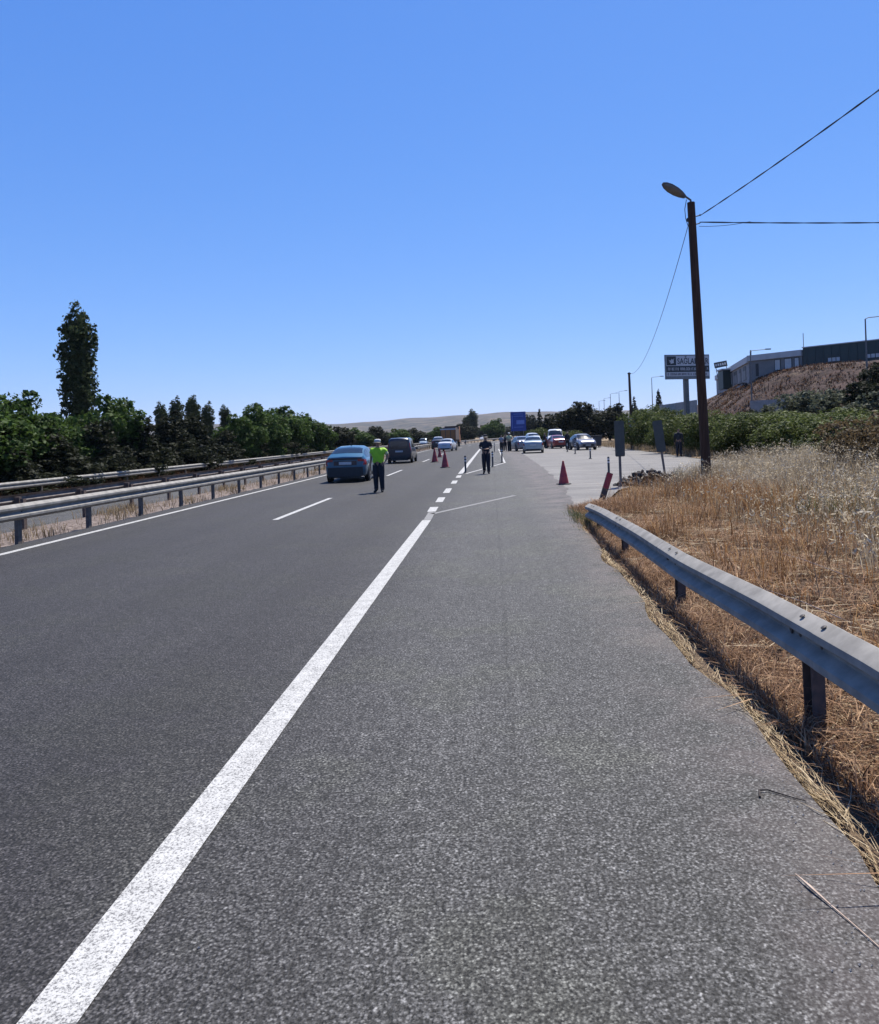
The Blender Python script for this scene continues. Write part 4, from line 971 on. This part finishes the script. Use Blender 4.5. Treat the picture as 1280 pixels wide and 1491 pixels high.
# ------------------------------------------------------------------ vehicles
def cat(a, b, c, d, t): return .5 * (2 * b + (c - a) * t + (2 * a - 5 * b + 4 * c - d) * t * t + (3 * b - a - 3 * c + d) * t ** 3)
class Car:
    # stations u (0 rear .. 1 front): half width, sill z, belt z, top z, top half width
    KIND = {
     'sedan': [(0, .70, .50, .70, .82, .60), (.012, .80, .34, .86, .97, .68), (.05, .86, .24, .94, 1.06, .72), (.15, .875, .2, .96, 1.09, .73), (.2, .88, .2, .96, 1.13, .71), (.28, .88, .2, .96, 1.3, .62), (.36, .88, .2, .955, 1.42, .57), (.47, .88, .2, .95, 1.47, .57), (.57, .88, .2, .94, 1.43, .58), (.66, .88, .2, .93, 1.22, .66), (.74, .875, .2, .92, 1.0, .74), (.85, .86, .2, .84, .93, .72), (.95, .82, .22, .72, .82, .64), (.985, .76, .3, .64, .72, .56), (1, .66, .38, .56, .62, .48)],
     'suv': [(0, .74, .5, .84, .98, .62), (.012, .84, .36, .95, 1.1, .7), (.04, .89, .28, 1.0, 1.16, .74), (.09, .905, .24, 1.02, 1.24, .7), (.2, .91, .22, 1.01, 1.44, .62), (.3, .91, .22, 1.0, 1.54, .6), (.43, .91, .22, .99, 1.57, .6), (.55, .91, .22, .98, 1.52, .61), (.65, .91, .22, .97, 1.28, .68), (.73, .905, .22, .97, 1.06, .76), (.85, .89, .22, .9, 1.0, .75), (.95, .85, .24, .8, .9, .68), (.985, .79, .32, .7, .78, .6), (1, .68, .4, .6, .66, .5)],
     'van': [(0, .8, .42, .98, 1.66, .66), (.008, .86, .32, 1.02, 1.74, .7), (.03, .89, .26, 1.04, 1.8, .72), (.1, .9, .24, 1.04, 1.83, .72), (.3, .9, .22, 1.04, 1.84, .72), (.5, .9, .22, 1.03, 1.83, .71), (.62, .9, .22, 1.02, 1.74, .7), (.7, .9, .22, 1.01, 1.5, .71), (.78, .89, .22, 1.0, 1.18, .75), (.88, .87, .22, .92, 1.06, .74), (.96, .83, .24, .8, .92, .66), (.99, .77, .32, .68, .76, .58), (1, .68, .4, .6, .66, .5)]}
    def __init__(s, kind, L): s.S = s.KIND[kind]; s.L = L
    def st(s, u):
        S = s.S; i = max(j for j in range(len(S)) if S[j][0] <= u + 1e-9); i = min(i, len(S) - 2)
        t = (u - S[i][0]) / (S[i + 1][0] - S[i][0]); a, b, c, d = S[max(i - 1, 0)], S[i], S[i + 1], S[min(i + 2, len(S) - 1)]
        lin = [b[k] + (c[k] - b[k]) * t for k in range(1, 6)]; cu = [cat(a[k], b[k], c[k], d[k], t) for k in range(1, 6)]
        return [.5 * x + .5 * y for x, y in zip(lin, cu)]
    def pt(s, u, t, side=1):
        w_, zs, zb, zt, wt = s.st(u)
        K = [(w_ * .9, zs), (w_ * .975, zs + .1), (w_, zs + (zb - zs) * .42), (w_ * .99, zs + (zb - zs) * .8), (w_ * .955, zb), (wt * 1.0 + (w_ * .95 - wt) * .12, zb + (zt - zb) * .86), (wt * .84, zt - .012), (0, zt + .012)]
        i = min(int(t), 6); f = t - i; x = K[i][0] + (K[i + 1][0] - K[i][0]) * f; z = K[i][1] + (K[i + 1][1] - K[i][1]) * f
        return Vector((x * side, (u - .5) * s.L, z))
    def shell(s):
        us = sorted(set([q[0] for q in s.S] + list(np.linspace(0, 1, 41)))); ts = [0, 1, 2, 3, 4, 4.5, 5, 5.6, 6, 7]
        rows = [[s.pt(u, t, 1) for t in ts] + [s.pt(u, t, -1) for t in reversed(ts[:-1])] for u in us]
        m = MB().grid(rows); n = len(rows[0])
        m.add(rows[0], [(i, i + 1, n - 2 - i, n - 1 - i) for i in range(n // 2)]); m.add(rows[-1], [(n - 1 - i, n - 2 - i, i + 1, i) for i in range(n // 2)])
        m.add([q for row in rows for q in (row[0], row[-1])], [(2 * i, 2 * i + 1, 2 * i + 3, 2 * i + 2) for i in range(len(rows) - 1)])
        return m
    def patch(s, u0, u1, t0, t1, side, off=.008, nu=6, nt=4, skew=0):
        P = []
        for i in range(nu + 1):
            row = []
            for j in range(nt + 1):
                t = t0 + (t1 - t0) * j / nt; u = u0 + (u1 - u0) * i / nu + skew * (j / nt)
                u = min(max(u, 0), 1); e = .004; p = s.pt(u, t, side)
                du = s.pt(min(u + e, 1), t, side) - s.pt(max(u - e, 0), t, side); dt = s.pt(u, min(t + .05, 7), side) - s.pt(u, max(t - .05, 0), side)
                n = du.cross(dt) * (-side)
                n = n.normalized() if n.length > 1e-9 else Vector((0, 0, 1))
                c = Vector((0, (u - .5) * s.L, .7)); 
                if n.dot(p - c) < 0 and abs(n.y) < .9: n = -n
                row.append(p + n * off)
            P.append(row)
        return MB().grid(P)
def both(c, *a, **k):
    m = c.patch(a[0], a[1], a[2], a[3], 1, **k); q = c.patch(a[0], a[1], a[2], a[3], -1, **k); return m.add(q.v, q.f)
WHEEL = {}
def wheel(root, x, y, r_, side):
    if 't' not in WHEEL:
        Mx = Matrix.Rotation(R(90), 4, 'Y')
        WHEEL['t'] = MB().lathe([(.62, -.3), (.9, -.33), (1.0, -.24), (1.0, .24), (.9, .33), (.64, .32)], 24, Mx).mesh('tyre', M['tyre'], True)
        m = MB().lathe([(.64, .2), (.64, .34), (.56, .3), (.52, .2)], 24, Mx)
        for k in range(5):
            a = k * 2 * math.pi / 5; A = Matrix.Rotation(a, 4, 'X'); m.box(.2, .3, -.09, .09, 0, .6, A)
        m.lathe([(.14, .2), (.14, .32), (.05, .33)], 12, Mx); WHEEL['r'] = m.mesh('rim', M['rim'], True)
    e = link('wheel', WHEEL['t'], root, (x, y, r_)); e.scale = (r_ * .95, r_, r_); e.rotation_euler = (0, 0, 0 if side > 0 else math.pi)
    link('rim', WHEEL['r'], e)
def car(label, kind, paint, x, y, rz, L, group, scale=(1, 1, 1), taxi=None, z=0, van=False, name='car'):
    root = empty(name, (x, y, z), R(rz)); root.scale = scale; tag(root, label, name.replace('_', ' '), group); c = Car(kind, L)
    c.shell().build('body', M[paint], root, 'all' if False else True)
    g0, g1 = {'sedan': (.215, .69), 'suv': (.12, .69), 'van': (.06, .745)}[kind]
    cuts = {'sedan': (.36, .52), 'suv': (.24, .36, .52), 'van': (.3, .53)}[kind]
    e = [g0] + list(cuts) + [g1]
    for sd_ in (1, -1):
        for a, b in zip(e, e[1:]): c.patch(a + .006, b - .006, 4.12, 4.88, sd_).build('side_window', M['glass'], root, True)
        wx = {'sedan': .8, 'suv': .83, 'van': .82}[kind]; rr = {'sedan': .315, 'suv': .36, 'van': .32}[kind]
        for yy in (-L * .305, L * .325):
            MB().lathe([(rr * 1.16, -.05), (rr * 1.16, .0)], 22, Matrix.Translation((sd_ * (wx + .09), yy, rr)) @ Matrix.Rotation(R(90 * sd_), 4, 'Y')).build('wheel_arch', M['black'], root)
            wheel(root, sd_ * (wx + .005), yy, rr, sd_)
        m = MB().box(-.1, .1, -.05, .05, -.06, .07); o = m.build('mirror', M[paint], root, loc=(sd_ * 1.0, L * .17, 1.0))
        # lamps
        c.patch(.004, .05 if kind != 'van' else .02, 2.6 if kind != 'van' else 3.2, 3.9 if kind != 'van' else 4.7, sd_, .012).build('tail_lamp', M['tail'], root, True)
        c.patch(.93, .99, 2.7, 3.9, sd_, .01).build('head_lamp', M['head'], root, True)
    both(c, *{'sedan': (.2, .34), 'suv': (.1, .24), 'van': (.012, .02)}[kind], 5.15, 7).build('rear_window' if kind != 'van' else 'spoiler', M['glass'] if kind != 'van' else M[paint], root, True)
    both(c, *{'sedan': (.585, .735), 'suv': (.565, .725), 'van': (.63, .775)}[kind], 5.12, 7).build('windscreen', M['glass'], root, True)
    y0 = -L / 2
    if kind == 'van': MB().box(-.6, .6, y0 - .03, y0 + .03, 1.06, 1.58).build('rear_window', M['glass'], root)
    zpl = {'sedan': .72, 'suv': .83, 'van': .86}[kind]
    MB().box(-.66, .66, y0 - .035, y0 + .2, .38, .56).build('rear_bumper', M['black'] if kind != 'sedan' else M[paint], root); MB().box(-.27, .27, y0 - .045, y0 + .05, zpl - .06, zpl + .06).build('number_plate', M['plate'], root)
    MB().box(-.6, .6, y0 + .02, y0 + .5, .2, .37).build('underside', M['black'], root)
    y1 = L / 2
    MB().box(-.55, .55, y1 - .2, y1 + .015, .4, .56).build('grille', M['black'], root); MB().box(-.26, .26, y1 - .1, y1 + .03, .42, .52).build('number_plate', M['plate'], root)
    if kind == 'suv':
        MB().box(-.72, .72, y0 - .014, y0 + .12, .97, 1.06).build('light_bar', M['black'], root)
        for sd_ in (1, -1):
            MB().box(sd_ * .68 - .14, sd_ * .68 + .14, y0 - .02, y0 + .1, .9, 1.0).build('brake_lamp', M['tail'], root)
            c.patch(.02, .98, 0, 1.35, sd_, .006, 16, 3).build('sill_cladding', M['black'], root, True)
    return root, c
TR = 'vehicles driving in our lanes'; PK = 'vehicles parked in the yard'; OP = 'vehicles on the opposite carriageway'
b, _ = car('blue crossover passing the officer in the green vest', 'suv', 'pblue', -6.08, 32.8, 1.0, 4.5, TR, (.94, 1, .95))
MB().tube([(0, -.6, 1.55), (0, -.75, 1.68)], [.03, .015], 6).build('antenna', M['black'], b, True)
MB().box(-.5, .5, -2.272, -2.1, .74, .93).build('plate_recess', M['pnavy'], b); MB().box(-.76, .76, -2.3, -2.0, .26, .66).build('lower_bumper', M['black'], b)
car('dark navy van ahead of the blue crossover', 'van', 'pnavy', -6.42, 53.4, 0.5, 4.4, TR, (.95, 1, .96), name='van')
car('white sedan in the left lane beside the far cones', 'sedan', 'pwhite', -5.3, 89, -7, 4.4, TR, (.95, 1, 1.0))
sv, svc = car('dark suv with a pale roof left of the white sedan', 'suv', 'pnavy', -7.6, 106, 0, 4.5, TR, (.95, 1, 1.1))
both(svc, .25, .56, 5.4, 7, off=.01).build('roof', M['pwhite'], sv, True)
car('white car coming towards us on the opposite carriageway, left one', 'sedan', 'pwhite', -16.6, 140, 180, 4.4, OP, z=-.32)
car('grey van coming towards us on the opposite carriageway, right one', 'van', 'psilver', -15.4, 168, 180, 4.6, OP, z=-.32, name='van')
car('tiny white car far off at the bend of the road', 'sedan', 'pwhite', -3.0, 265, 170, 4.4, OP, (1.1, 1, 1.1), z=-.2)
car('silver blue sedan with its tail to us, foremost of the parked cars', 'sedan', 'psilver', 3.72, 67.6, -3, 4.5, PK, (1.02, 1, 1.02))
car('pale car half hidden to the left of the silver blue sedan', 'sedan', 'pgrey', 2.95, 76.4, 12, 4.4, PK, (.98, 1, 1.02))
car('white car whose roof shows above the silver blue sedan', 'suv', 'pwhite', 4.9, 92, 6, 4.3, PK, (.95, 1, 1.15))
car('dark red car in front of the tall white van in the yard', 'sedan', 'pred', 7.2, 83, 8, 4.3, PK)
car('grey hatchback on the right of the yard, seen at an angle', 'suv', 'pgrey', 8.75, 72.2, 188, 4.3, PK, (.98, 1, .98))
def truck(label, x, y, rz, white_front, group):
    root = empty('truck', (x, y, 0), R(rz)); tag(root, label, 'truck', group)
    body = M['orange'] if not white_front else M['pwhite']; y0 = -4.2
    MB().box(-.42, .42, y0, 3.8, .7, .98).build('chassis', M['black'], root)
    if not white_front:
        MB().box(-1.2, 1.2, y0 - .1, y0, 1.25, 2.75).build('tailgate', body, root)
        for sx_ in (-1, 1): MB().box(sx_ * 1.2 - .08 * (sx_ > 0), sx_ * 1.2 + .08 * (sx_ < 0), y0 + .004, 1.2, 1.2, 2.9).build('bed_side', M['rust'], root)
        MB().box(-1.11, 1.11, y0 + .01, 1.2, 1.0, 1.2).build('bed_floor', M['rust'], root)
        MB().box(-1.22, 1.22, y0 - .14, y0 - .104, 2.76, 2.95).build('tail_frame', M['white'], root)
        for sx_ in (-1.15, -.4, .4, 1.15): MB().box(sx_ - .05, sx_ + .05, y0 - .15, y0 - .102, 1.2, 2.75).build('tail_rib', M['rust'], root)
        MB().box(-1.15, 1.15, 1.2, 1.5, 1.0, 3.4).build('headboard', M['black'], root)
        MB().box(-1.0, 1.0, -2.5, 1.0, 2.6, 3.15).build('load', M['rust'], root)
    cab = MB(); P = [(1.7, .9), (1.7, 3.25), (3.1, 3.3), (3.75, 2.0), (3.85, .75), (1.7, .75)]
    vs = [(-1.18, a, b_) for a, b_ in P] + [(1.18, a, b_) for a, b_ in P]; n = 6
    cab.add(vs, [tuple(range(n)), tuple(range(11, 5, -1))] + [(i, (i + 1) % n, (i + 1) % n + n, i + n) for i in range(n)]); cb = cab.build('cab', M['pwhite'] if white_front else M['orange'], root)
    MB().add([(-1.02, 3.2, 3.18), (1.02, 3.2, 3.18), (1.02, 3.72, 2.1), (-1.02, 3.72, 2.1)], [(0, 1, 2, 3)]).build('windscreen', M['glass'], cb).location = (0, .03, .02)
    MB().box(-1.1, 1.1, 3.86, 3.95, .5, .85).build('bumper', M['black'], root)
    for sx_ in (-1, 1):
        MB().box(sx_ * .8 - .15, sx_ * .8 + .15, 3.8, 3.9, .95, 1.15).build('head_lamp', M['head'], root)
        MB().box(sx_ * .95 - .16, sx_ * .95 + .16, y0 - .12, y0 - .05, .85, 1.0).build('tail_lamp', M['tail'], root)
        for yy in (-3.2, -1.9, 2.6): wheel(root, sx_ * 1.0, yy, .5, sx_)
        MB().box(sx_ * 1.3 - .12, sx_ * 1.3 + .12, 3.2, 3.3, 2.0, 2.7).build('mirror', M['black'], root)
    if white_front: MB().box(-1.15, 1.15, y0, 1.6, 1.0, 2.7).build('cargo_box', M['psilver'], root)
    return root
truck('orange dump truck seen from behind in front of the white sedan', -6.6, 121, -3, False, TR)
car('tall white van facing us behind the dark red car', 'van', 'pwhite', 7.7, 90.5, 176, 4.8, PK, (1.12, 1, 1.18), name='van')

# ------------------------------------------------------------------ people
def person(label, x, y, rz, top, legs, shoes='blackcloth', cap=None, vest=None, pose='stand', h=1.75, sleeves='short', z=0.0, walk=0.0, belt=None, group='people on the road'):
    root = empty('person', (x, y, z), R(rz)); root.scale = (h / 1.75,) * 3; tag(root, label, 'person', group)
    J = {}; E_ = []; Rr = {}
    def j(n, p, r_): J[n] = Vector(p); Rr[n] = r_ if isinstance(r_, tuple) else (r_, r_)
    def e(a, b): E_.append((a, b))
    j('pelvis', (0, 0, .96), (.175, .13)); j('waist', (0, 0, 1.1), (.165, .13)); j('chest', (0, 0, 1.3), (.185, .135)); j('neckb', (0, 0, 1.45), (.085, .075)); j('neck', (0, -.01, 1.52), .055)
    j('head', (0, -.02, 1.62), (.078, .092)); j('crown', (0, -.01, 1.71), (.068, .08))
    for a, b in (('pelvis', 'waist'), ('waist', 'chest'), ('chest', 'neckb'), ('neckb', 'neck'), ('neck', 'head'), ('head', 'crown')): e(a, b)
    for s_, n in ((-1, 'L'), (1, 'R')):
        wk = walk * s_
        j('hip' + n, (s_ * .095, 0, .88), .115); j('knee' + n, (s_ * .1, -.16 * max(wk, 0) - .02, .49 + .02 * abs(walk)), .078); j('ankle' + n, (s_ * .105, .02 - .2 * wk, .085 + (.05 if wk < 0 else 0)), .055); j('ball' + n, (s_ * .125, -.1 - .2 * wk, .035 + (.0 if wk < 0 else 0)), (.042, .034)); j('toe' + n, (s_ * .13, -.17 - .2 * wk, .03), (.032, .024))
        j('shoulder' + n, (s_ * .2, 0, 1.41), .07)
        if pose == 'fold':
            j('elbow' + n, (s_ * .265, -.02, 1.16), .044); j('wrist' + n, (s_ * .11, -.24, 1.12), .03); hd = Vector((-s_ * .8, -.45, .03)).normalized()
        elif pose == 'hip' and s_ > 0:
            j('elbow' + n, (s_ * .34, .04, 1.2), .044); j('wrist' + n, (s_ * .24, -.05, 1.0), .03); hd = Vector((-.5, -.5, -.6)).normalized()
        elif pose == 'point' and s_ > 0:
            j('elbow' + n, (s_ * .3, -.12, 1.2), .044); j('wrist' + n, (s_ * .27, -.34, 1.3), .03); hd = Vector((0, -.9, .4)).normalized()
        else:
            j('elbow' + n, (s_ * .25, .02, 1.14), .044); j('wrist' + n, (s_ * .27, -.05, .89), .03); hd = Vector((0, -.18, -1)).normalized()
        j('palm' + n, J['wrist' + n] + hd * .07, (.036, .022)); 
        side = hd.cross(Vector((0, 0, 1)) if abs(hd.z) < .8 else Vector((1, 0, 0))).normalized(); nrm = hd.cross(side)
        for a, b in (('pelvis', 'hip'), ('hip', 'knee'), ('knee', 'ankle'), ('ankle', 'ball'), ('ball', 'toe'), ('chest', 'shoulder'), ('shoulder', 'elbow'), ('elbow', 'wrist'), ('wrist', 'palm')):
            e(a if a in ('pelvis', 'chest') else a + n, b + n)
        for k, ln in enumerate((.062, .075, .08, .073)):
            b0 = J['palm' + n] + hd * .03 + side * (.03 - .02 * k); j(f'fa{k}{n}', b0, .009); j(f'fb{k}{n}', b0 + hd * ln * .55 + nrm * .006, .0085); j(f'fc{k}{n}', b0 + hd * ln + nrm * .022, .0075)
            e('palm' + n, f'fa{k}{n}'); e(f'fa{k}{n}', f'fb{k}{n}'); e(f'fb{k}{n}', f'fc{k}{n}')
        b0 = J['wrist' + n] + hd * .035 + side * .03; j('tha' + n, b0, .011); j('thb' + n, b0 + side * .03 + hd * .035, .0095); e('wrist' + n, 'tha' + n); e('tha' + n, 'thb' + n)
    names = list(J); me = bpy.data.meshes.new('body'); me.from_pydata([J[n] for n in names], [(names.index(a), names.index(b)) for a, b in E_], [])
    o = link('body', me); sk = o.modifiers.new('s', 'SKIN'); sk.use_smooth_shade = True; sk.branch_smoothing = .4
    for i, n in enumerate(names):
        d = me.skin_vertices[0].data[i]; d.radius = Rr[n]; d.use_root = (n == 'pelvis')
    ss = o.modifiers.new('u', 'SUBSURF'); ss.levels = 1; ss.render_levels = 1
    dg = bpy.context.evaluated_depsgraph_get(); me2 = bpy.data.meshes.new_from_object(o.evaluated_get(dg)); bpy.data.objects.remove(o)
    me2.materials.clear(); me2.materials.append(M['skin']); link('body', me2, root)
    nv = len(me2.vertices); V = np.zeros(nv * 3); me2.vertices.foreach_get('co', V); V = V.reshape(-1, 3); N = np.zeros(nv * 3); me2.vertices.foreach_get('normal', N); N = N.reshape(-1, 3)
    A = np.array([J[a] for a, b in E_]); B = np.array([J[b] for a, b in E_]); AB = B - A; rad = np.array([(max(Rr[a]) + max(Rr[b])) / 2 for a, b in E_])
    t_ = np.clip(((V[:, None] - A) * AB).sum(-1) / (AB * AB).sum(-1), 0, 1); dist = np.linalg.norm(V[:, None] - (A + t_[..., None] * AB), axis=-1) / rad
    seg = dist.argmin(1); tt = t_[np.arange(nv), seg]; sn = [(a.rstrip('LR'), b.rstrip('LR')) for a, b in E_]
    def grow(name, test, off, mat):
        ok = np.array([test(sn[seg[i]], tt[i], V[i]) for i in range(nv)])
        fs = [tuple(p.vertices) for p in me2.polygons if all(ok[v] for v in p.vertices)]
        if not fs: return None
        use = sorted({v for f in fs for v in f}); mp = {v: i for i, v in enumerate(use)}
        m = MB(); m.add([tuple(V[v] + N[v] * off) for v in use], [tuple(mp[v] for v in f) for f in fs]); return m.build(name, M[mat], root, 'all')
    torso = {('pelvis', 'waist'), ('waist', 'chest'), ('chest', 'neckb'), ('chest', 'shoulder')}
    legsS = {('pelvis', 'hip'), ('hip', 'knee'), ('knee', 'ankle')}; arms = {('shoulder', 'elbow')} | ({('elbow', 'wrist')} if sleeves == 'long' else set())
    cutoff = .75 if sleeves == 'short' else 1.1
    grow('shirt', lambda s_, t, p: s_ in torso and p[2] > .93 and p[2] < 1.49 or (s_ in arms and (t < cutoff or sleeves == 'long')), .016, top)
    grow('trousers', lambda s_, t, p: (s_ in legsS and p[2] > .07) or (s_ == ('pelvis', 'waist') and p[2] < 1.0), .02, legs)
    grow('shoes', lambda s_, t, p: s_ in {('ankle', 'ball'), ('ball', 'toe')} or (s_ == ('knee', 'ankle') and p[2] < .1), .008, shoes)
    if vest:
        grow('vest', lambda s_, t, p: s_ in torso and .93 < p[2] < 1.49, .036, vest)
        grow('vest_shoulder', lambda s_, t, p: s_ == ('shoulder', 'elbow') and t < .35, .026, 'hivis2')
    if vest == 'hivis':
        for z_ in (1.08, 1.22): grow('reflective_band', lambda s_, t, p, z_=z_: s_ in torso and z_ - .02 < p[2] < z_ + .035, .036, 'hivis2')
    if belt: grow('belt', lambda s_, t, p: s_ in torso and .98 < p[2] < 1.06, .034, belt)
    grow('hair', lambda s_, t, p: s_ in {('neck', 'head'), ('head', 'crown')} and (p[2] > 1.69 or (p[1] > .015 and p[2] > 1.58)), .008, 'hair')
    hz = J['head']
    for sx_ in (-1, 1):
        MB().lathe([(.002, -.009), (.009, 0), (.002, .009)], 8, Matrix.Translation((sx_ * .03, hz.y - .088, 1.635))).build('eye', M['black'], root)
        MB().lathe([(.006, -.028), (.014, -.005), (.016, .012), (.006, .03)], 8, Matrix.Translation((sx_ * .082, -.005, 1.625))).build('ear', M['skin'], root)
    MB().prism([(-.016, 1.585), (.016, 1.585), (.006, 1.64), (-.006, 1.64)], hz.y - .118, hz.y - .07).build('nose', M['skin'], root); MB().box(-.024, .024, hz.y - .094, hz.y - .07, 1.556, 1.564).build('mouth', M['hair'], root)
    if cap:
        c = MB().lathe([(.094, 1.665), (.1, 1.68), (.112, 1.725), (.1, 1.755), (.05, 1.77)] if cap == 'capwhite' else [(.094, 1.665), (.096, 1.71), (.08, 1.755), (.03, 1.775)], 16, Matrix.Translation((0, -.012, 0))).build('cap', M[cap], root, True)
        m = MB(); P = [[Vector((math.cos(a) * q, -.02 - math.sin(a) * q * 1.12 - .02, 1.672 - (q - .09) * .35)) for a in np.linspace(.35, math.pi - .35, 9)] for q in (.09, .15)]; m.grid(P); m.build('visor', M['black'], c, True)
    return root
person('traffic officer in a bright green vest and white cap standing beside the blue car', -3.74, 24.4, -6, 'hivis2', 'navy', cap='capwhite', vest='hivis', pose='hip', h=1.72)
person('person in dark uniform walking towards us with folded arms near the painted island', -.29, 33.6, -4, 'navy', 'navy', cap='navy', pose='fold', h=1.75, walk=.45, sleeves='short')
person('officer with white cap and pale vest standing at the parked cars', 1.75, 76, 20, 'hivis2', 'blackcloth', cap='capwhite', vest='hivis2', pose='fold', h=1.9)
person('person in grey shirt and dark trousers left of the white capped officer', .95, 74.5, -30, 'shirtgrey', 'blackcloth', pose='fold', h=1.72)
person('third person half hidden behind the white capped officer', 1.38, 79, 10, 'navy', 'blackcloth', h=1.75)
person('dark clothed person standing between the red car and the grey car', 7.38, 73.0, 30, 'blackcloth', 'blackcloth', cap='navy', h=1.84, sleeves='long')
person('dark figure beside the left side of the tall white van', 6.0, 84.5, 60, 'navy', 'blackcloth', h=1.8, sleeves='long')
person('lone person in dark clothes with a pale belt standing at the hedge', 11.5, 45.9, 150, 'blackcloth', 'navy', h=1.76, belt='shirtgrey', sleeves='long')
def bin_():
    root = empty('waste_container', (10.9, 79, 0), R(5)); tag(root, 'dark waste container between the grey hatchback and the hedge', 'container')
    m = MB(); m.prism([(-.55, .2), (.55, .2), (.68, 1.2), (-.68, 1.2)], -.5, .5); m.build('tub', M['dgrey'], root)
    MB().box(-.72, .72, -.56, .56, 1.2, 1.3).build('lid', M['black'], root)
    for sx_ in (-.45, .45):
        for sy in (-.38, .38): MB().lathe([(.09, -.03), (.1, 0), (.09, .03)], 10, Matrix.Translation((sx_, sy, .1)) @ Matrix.Rotation(R(90), 4, 'Y')).build('wheel', M['rubber'], root)
bin_()

# ------------------------------------------------------------------ air
def haze():
    o = MB().box(-5600, 5600, -60, 7600, -6, 260).build('haze'); tag(o, 'thin pale summer haze over the whole landscape', 'haze', kind='stuff')
    g = NG('haze_air'); g.n.remove(g.b); v = g.node('VolumePrincipled'); v.inputs['Color'].default_value = (.68, .82, 1, 1); v.inputs['Density'].default_value = .00006
    g.t.links.new(v.outputs[0], g.out.inputs['Volume']); o.data.materials.append(g.m)
haze()
